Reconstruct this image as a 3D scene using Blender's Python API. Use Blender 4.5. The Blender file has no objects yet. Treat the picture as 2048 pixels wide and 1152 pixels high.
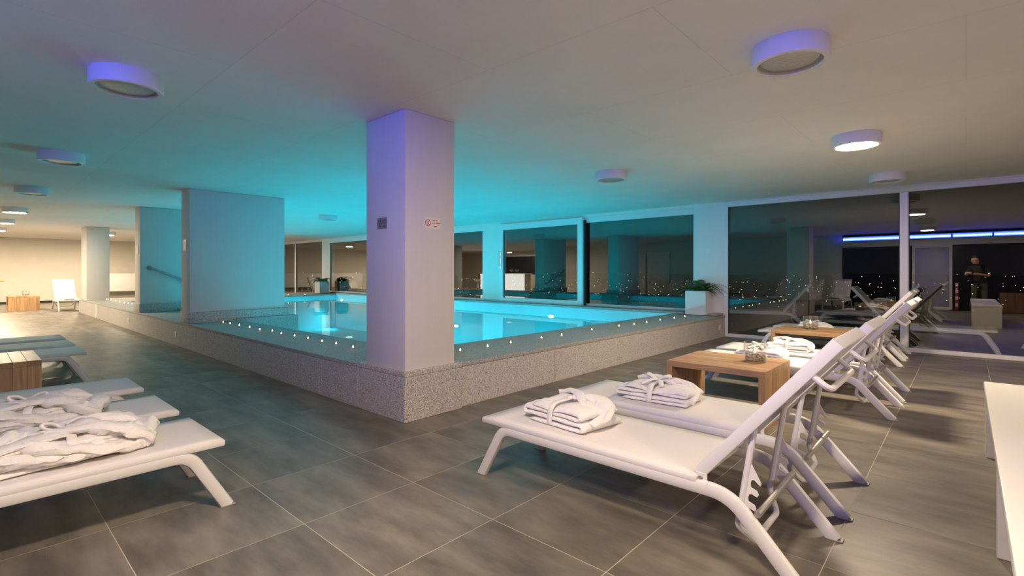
import bpy, bmesh, math, random
from math import sin, cos, pi, radians as R
from mathutils import Vector, Matrix, noise

scene = bpy.context.scene
col = scene.collection
rnd = random.Random(7)

# ------------------------------------------------------------------ camera, world, exposure
CAM_H = 1.25
FPX = 999.3            # focal length in pixels of the 2048 x 1152 frame
YAW = R(42.25)         # the camera looks 42 degrees left of +Y (the window wall is at +Y)
cam = bpy.data.cameras.new('camera')
cam.sensor_width = 36.0
cam.lens = FPX / 2048.0 * 36.0
cam.shift_y = -(576 - 544.5) / 2048.0
cam.clip_start = 0.02
cam.clip_end = 1000
camo = bpy.data.objects.new('camera', cam)
camo.location = (0, 0, CAM_H)
camo.rotation_euler = (pi / 2, 0, YAW)
col.objects.link(camo)
scene.camera = camo

world = bpy.data.worlds.new('night_sky')
scene.world = world
world.use_nodes = True
world.node_tree.nodes['Background'].inputs[0].default_value = (0.035, 0.035, 0.042, 1)
world.node_tree.nodes['Background'].inputs[1].default_value = 0.06

vs = scene.view_settings
vs.view_transform = 'Standard'
vs.look = 'None'
vs.gamma = 1.0
vs.use_curve_mapping = False
vs.exposure = 0.40
scene.cycles.use_denoising = True
scene.cycles.max_bounces = 10
scene.cycles.diffuse_bounces = 6
scene.cycles.transparent_max_bounces = 16
scene.cycles.sample_clamp_indirect = 6.0
scene.cycles.caustics_reflective = False
scene.cycles.caustics_refractive = False

LAMP_POWER = 330.0      # radiance of the lit ceiling lenses
LED_POWER = 40.0
POOL_WATT = 82.0

# ------------------------------------------------------------------ the place (metres)
CEIL = 2.62
WIN = 10.02            # inner plane of the window wall
KERB_Y, KERB_X = 2.46, -3.47
KERB_Z = 0.41
INX, INY = -4.42, 3.28   # inner edges of the pool
PX0, PY1 = -17.9, 9.66
WATER = 0.285
XL, XR = -27.8, 5.2
YB = -1.95
TILE = 0.6612
TX0, TY0 = -2.4329, 1.1437

# ------------------------------------------------------------------ materials
def mat(name):
    m = bpy.data.materials.new(name); m.use_nodes = True
    nt = m.node_tree; nt.nodes.clear()
    out = nt.nodes.new('ShaderNodeOutputMaterial')
    return m, nt, out

def rgb(c): return (c[0], c[1], c[2], 1.0)

def ramp(nt, fac, stops):
    r = nt.nodes.new('ShaderNodeValToRGB')
    el = r.color_ramp.elements
    while len(el) < len(stops): el.new(0.5)
    for e, (p, c) in zip(el, stops):
        e.position = p; e.color = rgb(c)
    nt.links.new(fac, r.inputs[0])
    return r.outputs[0]

def plain(name, c, rough=0.5, metal=0.0, bump=None, spec=0.5):
    m, nt, out = mat(name)
    b = nt.nodes.new('ShaderNodeBsdfPrincipled')
    b.inputs['Base Color'].default_value = rgb(c)
    b.inputs['Roughness'].default_value = rough
    b.inputs['Metallic'].default_value = metal
    b.inputs['Specular IOR Level'].default_value = spec
    if bump:
        tc = nt.nodes.new('ShaderNodeTexCoord')
        t = nt.nodes.new('ShaderNodeTexNoise'); t.inputs['Scale'].default_value = bump[0]
        t.inputs['Detail'].default_value = 4
        nt.links.new(tc.outputs['Object'], t.inputs['Vector'])
        bp = nt.nodes.new('ShaderNodeBump'); bp.inputs['Strength'].default_value = bump[1]
        bp.inputs['Distance'].default_value = bump[2] if len(bump) > 2 else 0.01
        nt.links.new(t.outputs['Fac'], bp.inputs['Height'])
        nt.links.new(bp.outputs[0], b.inputs['Normal'])
    nt.links.new(b.outputs[0], out.inputs[0])
    return m

def noisy(name, c0, c1, scale, rough=0.6, detail=5, bump=0.0, stretch=(1, 1, 1), spec=0.5, rnd_shift=False, lo=0.3, hi=0.7, bdist=0.005, rndval=0.0, coord='Object'):
    m, nt, out = mat(name)
    b = nt.nodes.new('ShaderNodeBsdfPrincipled')
    b.inputs['Roughness'].default_value = rough
    b.inputs['Specular IOR Level'].default_value = spec
    tc = nt.nodes.new('ShaderNodeTexCoord')
    mp = nt.nodes.new('ShaderNodeMapping'); mp.inputs['Scale'].default_value = stretch
    nt.links.new(tc.outputs[coord], mp.inputs['Vector'])
    vec = mp.outputs[0]
    if rnd_shift:
        oi = nt.nodes.new('ShaderNodeObjectInfo')
        ml = nt.nodes.new('ShaderNodeMath'); ml.operation = 'MULTIPLY'; ml.inputs[1].default_value = 57.0
        nt.links.new(oi.outputs['Random'], ml.inputs[0])
        ad = nt.nodes.new('ShaderNodeVectorMath'); ad.operation = 'ADD'
        nt.links.new(vec, ad.inputs[0]); nt.links.new(ml.outputs[0], ad.inputs[1])
        vec = ad.outputs[0]
    t = nt.nodes.new('ShaderNodeTexNoise'); t.inputs['Scale'].default_value = scale
    t.inputs['Detail'].default_value = detail; t.inputs['Roughness'].default_value = 0.62
    nt.links.new(vec, t.inputs['Vector'])
    colr = ramp(nt, t.outputs['Fac'], [(lo, c0), (hi, c1)])
    if rndval:
        oi2 = nt.nodes.new('ShaderNodeObjectInfo')
        mr = nt.nodes.new('ShaderNodeMapRange')
        mr.inputs[3].default_value = 1 - rndval; mr.inputs[4].default_value = 1 + rndval
        nt.links.new(oi2.outputs['Random'], mr.inputs[0])
        hs = nt.nodes.new('ShaderNodeHueSaturation')
        nt.links.new(mr.outputs[0], hs.inputs['Value']); nt.links.new(colr, hs.inputs['Color'])
        colr = hs.outputs[0]
    nt.links.new(colr, b.inputs['Base Color'])
    if bump:
        bp = nt.nodes.new('ShaderNodeBump'); bp.inputs['Strength'].default_value = bump
        bp.inputs['Distance'].default_value = bdist
        nt.links.new(t.outputs['Fac'], bp.inputs['Height'])
        nt.links.new(bp.outputs[0], b.inputs['Normal'])
    nt.links.new(b.outputs[0], out.inputs[0])
    return m

def granite(name, dark, mid, light, scale=170.0, rough=0.55):
    m, nt, out = mat(name)
    b = nt.nodes.new('ShaderNodeBsdfPrincipled'); b.inputs['Roughness'].default_value = rough
    tc = nt.nodes.new('ShaderNodeTexCoord')
    v = nt.nodes.new('ShaderNodeTexVoronoi'); v.inputs['Scale'].default_value = scale
    nt.links.new(tc.outputs['Object'], v.inputs['Vector'])
    sx = nt.nodes.new('ShaderNodeSeparateColor')
    nt.links.new(v.outputs['Color'], sx.inputs[0])
    c = ramp(nt, sx.outputs[0], [(0.08, dark), (0.45, mid), (0.9, light)])
    nt.links.new(c, b.inputs['Base Color'])
    nt.links.new(b.outputs[0], out.inputs[0])
    return m

def emit(name, c, s):
    m, nt, out = mat(name)
    e = nt.nodes.new('ShaderNodeEmission'); e.inputs[0].default_value = rgb(c); e.inputs[1].default_value = s
    nt.links.new(e.outputs[0], out.inputs[0])
    return m

def sheet_glass(name, tint=(1, 1, 1), panes=4, ior=1.5, rough=0.0, bump=None, gl=(1, 1, 1)):
    """thin glass or a water surface: clear sheet + Fresnel mirror of all its faces"""
    m, nt, out = mat(name)
    tr = nt.nodes.new('ShaderNodeBsdfTransparent'); tr.inputs[0].default_value = rgb(tint)
    g = nt.nodes.new('ShaderNodeBsdfGlossy'); g.inputs['Roughness'].default_value = rough
    g.inputs['Color'].default_value = rgb(gl)
    f0 = ((ior - 1) / (ior + 1)) ** 2
    geo = nt.nodes.new('ShaderNodeNewGeometry')
    dt = nt.nodes.new('ShaderNodeVectorMath'); dt.operation = 'DOT_PRODUCT'
    nt.links.new(geo.outputs['Incoming'], dt.inputs[0]); nt.links.new(geo.outputs['Normal'], dt.inputs[1])
    def op(kind, x, y):
        n = nt.nodes.new('ShaderNodeMath'); n.operation = kind
        for k, v in enumerate((x, y)):
            if v is None: continue
            if isinstance(v, (int, float)): n.inputs[k].default_value = v
            else: nt.links.new(v, n.inputs[k])
        return n.outputs[0]
    c5 = op('POWER', op('SUBTRACT', 1.0, op('ABSOLUTE', dt.outputs['Value'], None)), 5.0)
    clear = op('MULTIPLY', op('SUBTRACT', 1.0, c5), 1 - f0)     # 1 - Schlick Fresnel, either side
    pw = op('POWER', clear, panes)
    mx = nt.nodes.new('ShaderNodeMixShader')
    nt.links.new(pw, mx.inputs[0]); nt.links.new(g.outputs[0], mx.inputs[1]); nt.links.new(tr.outputs[0], mx.inputs[2])
    if bump:
        tc = nt.nodes.new('ShaderNodeTexCoord')
        t = nt.nodes.new('ShaderNodeTexNoise'); t.inputs['Scale'].default_value = bump[0]
        nt.links.new(tc.outputs['Object'], t.inputs['Vector'])
        bp = nt.nodes.new('ShaderNodeBump'); bp.inputs['Strength'].default_value = bump[1]; bp.inputs['Distance'].default_value = 0.01
        nt.links.new(t.outputs['Fac'], bp.inputs['Height'])
        nt.links.new(bp.outputs[0], g.inputs['Normal'])
    nt.links.new(mx.outputs[0], out.inputs[0])
    return m

def wood(name, c0, c1, rough=0.5):
    m, nt, out = mat(name)
    b = nt.nodes.new('ShaderNodeBsdfPrincipled'); b.inputs['Roughness'].default_value = rough
    tc = nt.nodes.new('ShaderNodeTexCoord')
    oi = nt.nodes.new('ShaderNodeObjectInfo')
    mp = nt.nodes.new('ShaderNodeMapping'); mp.inputs['Scale'].default_value = (1.6, 22, 22)
    nt.links.new(tc.outputs['Object'], mp.inputs['Vector'])
    ml = nt.nodes.new('ShaderNodeMath'); ml.operation = 'MULTIPLY'; ml.inputs[1].default_value = 91.0
    nt.links.new(oi.outputs['Random'], ml.inputs[0])
    ad = nt.nodes.new('ShaderNodeVectorMath'); ad.operation = 'ADD'
    nt.links.new(mp.outputs[0], ad.inputs[0]); nt.links.new(ml.outputs[0], ad.inputs[1])
    t = nt.nodes.new('ShaderNodeTexNoise'); t.inputs['Scale'].default_value = 1.6; t.inputs['Detail'].default_value = 5
    t.inputs['Distortion'].default_value = 0.6
    nt.links.new(ad.outputs[0], t.inputs['Vector'])
    c = ramp(nt, t.outputs['Fac'], [(0.3, c0), (0.7, c1)])
    mr = nt.nodes.new('ShaderNodeMapRange'); mr.inputs[3].default_value = 0.78; mr.inputs[4].default_value = 1.16
    nt.links.new(oi.outputs['Random'], mr.inputs[0])
    hs = nt.nodes.new('ShaderNodeHueSaturation'); nt.links.new(mr.outputs[0], hs.inputs['Value']); nt.links.new(c, hs.inputs['Color'])
    nt.links.new(hs.outputs[0], b.inputs['Base Color'])
    nt.links.new(b.outputs[0], out.inputs[0])
    return m

M = {}
M['ceiling'] = noisy('ceiling_plaster', (.80, .78, .74), (.86, .84, .80), 1.3, 0.9, bump=.15, coord='Object')
M['paint'] = noisy('painted_concrete', (.67, .64, .61), (.70, .67, .64), 3.0, 0.85, stretch=(6, 6, .35), bump=.12, bdist=.004)
M['wallpaint'] = noisy('beige_wall_paint', (.66, .62, .54), (.70, .66, .58), 2.0, 0.9)
M['whitepaint'] = plain('white_wall_paint', (.76, .75, .73), .7)
M['granite'] = granite('light_granite', (.20, .18, .17), (.50, .47, .44), (.66, .63, .59), 190, .65)
M['granite_top'] = granite('flamed_granite', (.15, .15, .14), (.36, .36, .34), (.50, .50, .47), 190, .75)
M['tile'] = noisy('porcelain_floor_tile', (.098, .087, .072), (.232, .207, .170), 2.6, .42, detail=9, bump=.06, stretch=(.7, 2.2, 1), rnd_shift=True, lo=.34, hi=.68, rndval=.10, bdist=.002, spec=.35)
M['grout'] = plain('pale_grout', (.50, .46, .38), .9)
M['basin'] = noisy('pool_basin_liner', (.42, .70, .76), (.48, .78, .84), 2.0, .6)
M['water'] = sheet_glass('pool_water', (.80, .97, .98), 1, 1.33, 0.0, (1.2, .045))
M['pane'] = sheet_glass('double_glazing', (.90, .92, .92), 2.6, 1.52)
M['clear'] = sheet_glass('clear_glass', (.985, .99, .985), 2.0, 1.5)
M['whitemetal'] = plain('white_powder_coat', (.70, .69, .69), .38)
M['sling'] = plain('white_sling_fabric', (.73, .70, .675), .75, bump=(420, .12, .002))
M['cap'] = plain('grey_plastic_cap', (.35, .34, .34), .5)
M['steel'] = plain('brushed_steel', (.74, .72, .70), .36, 1.0)
M['robe'] = noisy('white_terry_cloth', (.74, .725, .70), (.82, .80, .78), 60, .95, bump=.35, bdist=.006, spec=.1)
M['wood'] = wood('oiled_oak', (.36, .20, .09), (.60, .375, .195), .42)
M['woodred'] = wood('reddish_walnut', (.20, .095, .05), (.30, .15, .08), .5)
M['frame'] = plain('white_window_frame', (.76, .75, .76), .4)
M['darkrubber'] = plain('dark_gasket', (.03, .03, .03), .6)
M['lampwhite'] = plain('white_lamp_housing', (.78, .78, .78), .45)
M['lens_off'] = plain('ribbed_lens_unlit', (.55, .55, .53), .22, bump=(60, .5, .01))
M['lens_on'] = emit('lens_lit', (1.0, .79, .565), LAMP_POWER)
M['lens_far'] = emit('lens_lit_warm', (1.0, .80, .56), LAMP_POWER * 1.25)
M['led'] = emit('blue_led_strip', (.008, .028, 1.0), LED_POWER * 1.9)
M['ledcore'] = emit('led_overexposed_core', (.16, .24, 1.0), LED_POWER * 1.5)  # paler emission imitates the overexposed middle of the strip
M['poollens'] = emit('underwater_lens', (.35, .95, 1.0), 22)
M['wax'] = plain('white_wax', (.85, .80, .70), .5)
M['tin'] = plain('tealight_tin', (.75, .74, .72), .3, .9)
M['flame'] = emit('candle_flame', (1.0, .60, .27), 34)
M['pebble'] = noisy('river_pebble', (.22, .15, .09), (.60, .48, .35), 3, .5, rnd_shift=True, rndval=.35)
M['leaf'] = noisy('fern_leaf', (.025, .075, .02), (.07, .16, .045), 30, .5)
M['soil'] = plain('dark_soil', (.03, .022, .015), .95)
M['planter'] = plain('white_planter', (.72, .72, .72), .45)
M['signwhite'] = plain('sign_plate_white', (.78, .70, .62), .4)
M['signgrey'] = plain('sign_plate_grey', (.20, .20, .22), .5, .0)
M['red'] = plain('red_print', (.45, .05, .05), .6)
M['darkred'] = plain('dark_red_print', (.16, .05, .05), .6)
M['black'] = plain('black_plastic', (.015, .015, .017), .45)
M['darkwall'] = plain('dark_back_panel', (.012, .012, .022), .25)
M['bar'] = emit('backlit_counter', (1.0, .95, .88), 3.0)
M['barwhite'] = plain('white_counter', (.8, .79, .76), .4)
M['night'] = plain('night_ground', (.01, .011, .012), .9)
M['terrace'] = noisy('terrace_paving', (.10, .10, .10), (.15, .15, .14), 3, .8)
M['city'] = emit('city_lights', (1.0, .86, .62), 3.2)
M['skin'] = plain('skin', (.55, .33, .24), .55)
M['shirt'] = plain('black_shirt', (.012, .012, .014), .85)
M['khaki'] = plain('khaki_cloth', (.10, .085, .06), .9)
M['hair'] = plain('grey_brown_hair', (.06, .05, .045), .8)
M['redpaint'] = plain('red_paint', (.55, .03, .03), .35)
M['doorglow'] = plain('door_room_glow_tint', (.35, .37, .55), .4)  # violet tint stands for the bluish lit room behind the door
M['orange'] = plain('orange_cushion', (.75, .30, .06), .8)
M['wicker'] = noisy('cream_wicker', (.55, .50, .42), (.70, .65, .56), 60, .8, bump=.4)
M['bench'] = noisy('white_bench_laminate', (.64, .63, .60), (.70, .69, .66), 4, .45, stretch=(1, .2, 1))

# ------------------------------------------------------------------ geometry helpers
class G:
    def __init__(s): s.bm = bmesh.new()
    def box(s, a, b, bev=0.0, seg=2):
        x0, y0, z0 = a; x1, y1, z1 = b
        vs_ = [s.bm.verts.new(p) for p in ((x0, y0, z0), (x1, y0, z0), (x1, y1, z0), (x0, y1, z0), (x0, y0, z1), (x1, y0, z1), (x1, y1, z1), (x0, y1, z1))]
        fs = [s.bm.faces.new([vs_[i] for i in f]) for f in ((0, 3, 2, 1), (4, 5, 6, 7), (0, 1, 5, 4), (1, 2, 6, 5), (2, 3, 7, 6), (3, 0, 4, 7))]
        if bev:
            es = list({e for f in fs for e in f.edges})
            bmesh.ops.bevel(s.bm, geom=es, offset=bev, segments=seg, affect='EDGES', profile=.5)
        return s
    def sweep(s, pts, prof, side=None, closed=False, cap=True, scale=None):
        """sweep a closed 2-D profile [(side, up)] along pts"""
        pts = [Vector(p) for p in pts]; n = len(pts); rings = []
        prev = None
        for i, p in enumerate(pts):
            if closed: t = (pts[(i + 1) % n] - pts[i - 1])
            else: t = pts[min(i + 1, n - 1)] - pts[max(i - 1, 0)]
            t = t.normalized()
            if side is not None:
                sd = Vector(side); sd = (sd - t * sd.dot(t)).normalized()
            else:
                if prev is None:
                    ref = Vector((0, 0, 1)) if abs(t.z) < .9 else Vector((0, 1, 0))
                    sd = t.cross(ref).normalized()
                else: sd = (prev - t * prev.dot(t)).normalized()
                prev = sd
            up = sd.cross(t).normalized()
            k = 1.0 if scale is None else scale[i]
            rings.append([s.bm.verts.new(p + sd * (a * k) + up * (b * k)) for a, b in prof])
        m = len(prof); rng = n if closed else n - 1
        for i in range(rng):
            r0, r1 = rings[i], rings[(i + 1) % n]
            for j in range(m):
                s.bm.faces.new((r0[j], r0[(j + 1) % m], r1[(j + 1) % m], r1[j]))
        if cap and not closed:
            s.bm.faces.new(rings[0][::-1]); s.bm.faces.new(rings[-1])
        return s
    def tube(s, pts, r, n=10, **k):
        return s.sweep(pts, [(r * cos(2 * pi * i / n), r * sin(2 * pi * i / n)) for i in range(n)], **k)
    def bar(s, pts, w, h, side, c=0.008, **k):
        a, b = w / 2, h / 2; q = c * .3
        prof = [(-a + c, -b), (a - c, -b), (a - q, -b + q), (a, -b + c), (a, b - c), (a - q, b - q), (a - c, b), (-a + c, b), (-a + q, b - q), (-a, b - c), (-a, -b + c), (-a + q, -b + q)]
        return s.sweep(pts, prof, side=side, **k)
    def lathe(s, prof, n=32, c=(0, 0, 0), closed=False):
        rings = []
        for r, z in prof:
            if r < 1e-6: rings.append([s.bm.verts.new((c[0], c[1], c[2] + z))])
            else: rings.append([s.bm.verts.new((c[0] + r * cos(2 * pi * i / n), c[1] + r * sin(2 * pi * i / n), c[2] + z)) for i in range(n)])
        prs = list(zip(rings, rings[1:]))
        if closed: prs.append((rings[-1], rings[0]))
        for a, b in prs:
            for i in range(n):
                j = (i + 1) % n
                if len(a) == 1 and len(b) == 1: continue
                if len(a) == 1: s.bm.faces.new((a[0], b[j], b[i]))
                elif len(b) == 1: s.bm.faces.new((a[i], a[j], b[0]))
                else: s.bm.faces.new((a[i], a[j], b[j], b[i]))
        return s
    def poly(s, pts, thick, axis):
        """prism: polygon pts (3-D, planar) extruded by vector axis*thick, centred"""
        ax = Vector(axis) * thick
        a = [s.bm.verts.new(Vector(p) - ax / 2) for p in pts]; b = [s.bm.verts.new(Vector(p) + ax / 2) for p in pts]
        n = len(pts)
        s.bm.faces.new(a[::-1]); s.bm.faces.new(b)
        for i in range(n): s.bm.faces.new((a[i], a[(i + 1) % n], b[(i + 1) % n], b[i]))
        return s
    def ico(s, c, r, sub=1, sc=(1, 1, 1)):
        mt = Matrix.Translation(c) @ Matrix.Diagonal((*sc, 1))
        bmesh.ops.create_icosphere(s.bm, subdivisions=sub, radius=r, matrix=mt)
        return s
    def mesh(s, name, smooth=True, ang=35):
        bmesh.ops.recalc_face_normals(s.bm, faces=s.bm.faces[:])
        me = bpy.data.meshes.new(name); s.bm.to_mesh(me); s.bm.free()
        if smooth:
            for p in me.polygons: p.use_smooth = True
            me.set_sharp_from_angle(angle=R(ang))
        return me
    def obj(s, name, m, parent=None, loc=(0, 0, 0), rot=(0, 0, 0), smooth=True, ang=35):
        return mobj(name, s.mesh(name, smooth, ang), m, parent, loc, rot)

def mobj(name, me, m, parent=None, loc=(0, 0, 0), rot=(0, 0, 0)):
    if m is not None and not me.materials: me.materials.append(m if not isinstance(m, str) else M[m])
    o = bpy.data.objects.new(name, me); col.objects.link(o)
    o.parent = parent; o.location = loc; o.rotation_euler = rot
    return o

def tag(o, label=None, cat=None, group=None, kind=None):
    if label: o['label'] = label
    if cat: o['category'] = cat
    if group: o['group'] = group
    if kind: o['kind'] = kind
    return o

def thing(name, label, cat, loc=(0, 0, 0), rz=0.0, group=None):
    o = bpy.data.objects.new(name, None); o.empty_display_size = .1
    col.objects.link(o); o.location = loc; o.rotation_euler = (0, 0, rz)
    return tag(o, label, cat, group)

def struct(name, g, m, label=None, parent=None, smooth=True, cat=None):
    o = g.obj(name, m, parent, smooth=smooth)
    if parent is None: tag(o, label, cat, kind='structure')
    return o

def sempty(name, label, cat, loc=(0, 0, 0)):
    return tag(thing(name, label, cat, loc), kind='structure')

def kids(o): return [c for c in bpy.data.objects if c.parent == o]

def copy_tree(o, parent=None):
    c = o.copy(); col.objects.link(c); c.parent = parent
    for ch in KIDS[o.name]: copy_tree(ch, c)
    return c
KIDS = {}

def place(proto, label, loc, rz=0.0, used=set(), group=None, sc=None):
    o = proto if proto.name not in used else copy_tree(proto)
    if o is proto:
        KIDS[proto.name] = kids(proto)
        for k in KIDS[proto.name]:
            KIDS[k.name] = kids(k)
            for k2 in KIDS[k.name]: KIDS[k2.name] = []
        used.add(proto.name)
    o.location = loc; o.rotation_euler = (0, 0, rz); o['label'] = label
    if group: o['group'] = group
    if sc: o.scale = sc
    return o

def fillet(pts, rads, n=7):
    """round the corners of a polyline"""
    pts = [Vector(p) for p in pts]; out = [pts[0]]
    for i in range(1, len(pts) - 1):
        p, a, b = pts[i], pts[i - 1], pts[i + 1]; r = rads[i - 1] if hasattr(rads, '__len__') else rads
        u = (a - p).normalized(); v = (b - p).normalized()
        ang = u.angle(v); t = min(r / math.tan(ang / 2), (a - p).length * .49, (b - p).length * .49)
        p0, p1 = p + u * t, p + v * t
        for k in range(n + 1):
            f = k / n
            out.append(p0 * (1 - f) ** 2 + p * 2 * f * (1 - f) + p1 * f * f)
    out.append(pts[-1]); return out

def px(x, y, z):
    """the point at height z seen at pixel (x, y): used once to read positions off the photograph"""
    r = (x - 1024) / FPX; u = (544.5 - y) / FPX
    c, s = cos(YAW), sin(YAW)
    t = (z - CAM_H) / u
    return Vector(((c * r - s) * t, (s * r + c) * t, z))

def to_px(p):
    c, s = cos(YAW), sin(YAW)
    d = -s * p[0] + c * p[1]; r = c * p[0] + s * p[1]
    if d < .05: return None
    return 1024 + FPX * r / d, 544.5 - FPX * (p[2] - CAM_H) / d, d

# ================================================================== SETTING
g = G()
for a, b in (((XL, YB - 3.2), (XR, KERB_Y + .02)), ((KERB_X - .02, KERB_Y + .02), (XR, WIN + .3)), ((XL, KERB_Y + .02), (-20.4, WIN + .3))):
    g.box((a[0], a[1], -.10), (b[0], b[1], -.0008))
floor = struct('floor', g, 'grout', 'dark grey porcelain tiled floor around the raised pool', cat='floor')

# every floor tile: the largest in view singly, the rest joined
def tmesh(w, h):
    g = G(); g.box((-w / 2, -h / 2, -.004), (w / 2, h / 2, 0)); 
    return g.mesh('floor_tile', smooth=False)
full = tmesh(TILE - .0042, TILE - .0042); full.materials.append(M['tile'])
cand = []
i0, i1 = int((XL - TX0) / TILE) - 1, int((XR - TX0) / TILE) + 1
j0, j1 = int((YB - 3.2 - TY0) / TILE) - 1, int((WIN - TY0) / TILE) + 1
for i in range(i0, i1):
    for j in range(j0, j1):
        x0, x1, y0, y1 = TX0 + i * TILE, TX0 + (i + 1) * TILE, TY0 + j * TILE, TY0 + (j + 1) * TILE
        ylim = KERB_Y if (x0 + x1) / 2 < KERB_X and (x0 + x1) / 2 > -20.5 else WIN
        x0, x1, y0, y1 = max(x0, XL), min(x1, XR), max(y0, YB - 3.2), min(y1, ylim)
        if (y0 + y1) / 2 > KERB_Y and x1 > KERB_X and x0 < KERB_X and x0 > -20.5: x0 = KERB_X
        if x1 - x0 < .03 or y1 - y0 < .03: continue
        c = ((x0 + x1) / 2, (y0 + y1) / 2, 0)
        if KERB_Y - .05 < c[1] and -20.5 < c[0] < KERB_X: continue
        q = to_px(c); area = 0
        if q:
            qs = [to_px((x, y, 0)) for x, y in ((x0, y0), (x1, y0), (x1, y1), (x0, y1))]
            if all(qs) and any(-20 < k[0] < 2070 and k[1] < 1170 for k in qs):
                area = abs(sum(qs[k][0] * qs[(k + 1) % 4][1] - qs[(k + 1) % 4][0] * qs[k][1] for k in range(4))) / 2
        cand.append((area, x0, x1, y0, y1))
cand.sort(reverse=True)
rest = G()
for k, (ar, x0, x1, y0, y1) in enumerate(cand):
    w, h = x1 - x0, y1 - y0
    if k < 296 and ar > 60:
        me = full if abs(w - TILE) < .002 and abs(h - TILE) < .002 else tmesh(w - .0042, h - .0042)
        mobj('floor_tile', me, 'tile', floor, ((x0 + x1) / 2, (y0 + y1) / 2, 0))
    else:
        rest.box((x0 + .0021, y0 + .0021, -.004), (x1 - .0021, y1 - .0021, 0))
tag(rest.obj('far_floor_tiles', 'tile', floor, smooth=False), kind='stuff')

g = G(); g.box((XL - .2, YB - 3.4, CEIL), (XR + .2, WIN + .4, CEIL + .2))
nt = M['ceiling'].node_tree
bs = next(n for n in nt.nodes if n.type == 'BSDF_PRINCIPLED'); tcn = next(n for n in nt.nodes if n.type == 'TEX_COORD')
bk_ = nt.nodes.new('ShaderNodeTexBrick'); bk_.inputs['Scale'].default_value = 1.0; bk_.inputs['Brick Width'].default_value = 2.4; bk_.inputs['Row Height'].default_value = 1.2
bk_.inputs['Mortar Size'].default_value = .003; bk_.inputs['Color1'].default_value = bk_.inputs['Color2'].default_value = (1, 1, 1, 1); bk_.inputs['Mortar'].default_value = (.86, .86, .86, 1)
nt.links.new(tcn.outputs['Object'], bk_.inputs['Vector'])
mxn = nt.nodes.new('ShaderNodeMix'); mxn.data_type = 'RGBA'; mxn.blend_type = 'MULTIPLY'; mxn.inputs[0].default_value = 1.0
nt.links.new(bs.inputs['Base Color'].links[0].from_socket, mxn.inputs[6]); nt.links.new(bk_.outputs['Color'], mxn.inputs[7]); nt.links.new(mxn.outputs[2], bs.inputs['Base Color'])
struct('ceiling', g, 'ceiling', 'smooth pale plastered concrete ceiling over pool and lounge', smooth=False, cat='ceiling')

# ---- kerb: core and separate granite slabs
g = G()
g.box((-20.45, KERB_Y + .03, 0), (KERB_X - .03, INY - .03, KERB_Z - .04))
g.box((INX + .03, INY - .03, 0), (KERB_X - .03, WIN, KERB_Z - .04))
g.box((-20.45, INY - .03, 0), (PX0 - .03, WIN, KERB_Z - .04))
kerb = struct('pool_kerb', g, 'granite', 'raised speckled granite pool surround carrying the square pillar and candles', smooth=False, cat='pool kerb')
def slab(a, b, m='granite', bev=.004):
    G().box(a, b, bev, 1).obj('granite_slab', m, kerb, smooth=False)
GAP = .0022
xs = [-20.48, -18.2, -15.9, -13.5, -11.2, -8.9, -6.55, -4.85, -4.16]
for a, b in zip(xs, xs[1:]):
    slab((a + GAP, KERB_Y, 0), (b - GAP, KERB_Y + .028, KERB_Z - .042))
    slab((a + GAP, KERB_Y - .004, KERB_Z - .04), (b - GAP, INY, KERB_Z), 'granite_top')
ys = [3.10, 4.55, 6.0, 7.5, 9.0, WIN - .01]
for a, b in zip(ys, ys[1:]):
    slab((KERB_X - .028, a + GAP, 0), (KERB_X, b - GAP, KERB_Z - .042))
    slab((INX, a + GAP, KERB_Z - .04), (KERB_X + .004, b - GAP, KERB_Z), 'granite_top')
slab((INX, INY + GAP - .18, KERB_Z - .04), (-4.16 - GAP, 3.10, KERB_Z), 'granite_top')
ys = [INY, 5.4, 7.6, WIN - .01]
for a, b in zip(ys, ys[1:]):
    slab((-20.45, a + GAP, KERB_Z - .04), (PX0, b - GAP, KERB_Z), 'granite_top')
    slab((-20.48, a + GAP, 0), (-20.455, b - GAP, KERB_Z - .042))
# corner plinth under the pillar
slab((-4.155, KERB_Y - .002, 0), (-3.455, KERB_Y + .03, KERB_Z - .035))
slab((-3.46, KERB_Y - .002, 0), (-3.43, 3.10, KERB_Z - .035))
slab((-4.155, KERB_Y - .002, KERB_Z - .033), (-3.43, 3.10, KERB_Z + .012), 'granite')
# sill of the window wall along the pool
g = G(); g.box((PX0, PY1 + .02, -.9), (INX, WIN + .25, .415)); struct('wall_window_base', g, 'whitepaint', 'low white upstand between the water and the pool windows', smooth=False, cat='wall')
g = G(); g.box((PX0, PY1 - .01, .417), (-3.5, WIN + .1, .455), .006); struct('trim_1', g, 'granite_top', 'dark granite window sill along the far side of the pool', cat='sill')

# ---- pool basin and water
g = G()
g.box((PX0 - .3, INY - .3, -1.0), (INX + .3, PY1 + .3, -.85))
g.box((PX0 - .03, INY - .3, -.85), (PX0, PY1 + .02, KERB_Z - .041))
g.box((INX, INY - .3, -.85), (INX + .03, PY1 + .02, KERB_Z - .041))
g.box((PX0, INY - .03, -.85), (INX, INY, KERB_Z - .041))
g.box((PX0, PY1, -.85), (INX, PY1 + .02, .41))
struct('pool_basin', g, 'basin', 'pale pool basin lit turquoise under the water', smooth=False, cat='pool basin')
g = G()
vs_ = [g.bm.verts.new(p) for p in ((PX0, INY, WATER), (INX, INY, WATER), (INX, PY1, WATER), (PX0, PY1, WATER))]
g.bm.faces.new(vs_)
tag(g.obj('pool_water', 'water', smooth=False), 'calm turquoise pool water glowing from lamps below', 'water', kind='stuff')

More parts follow.
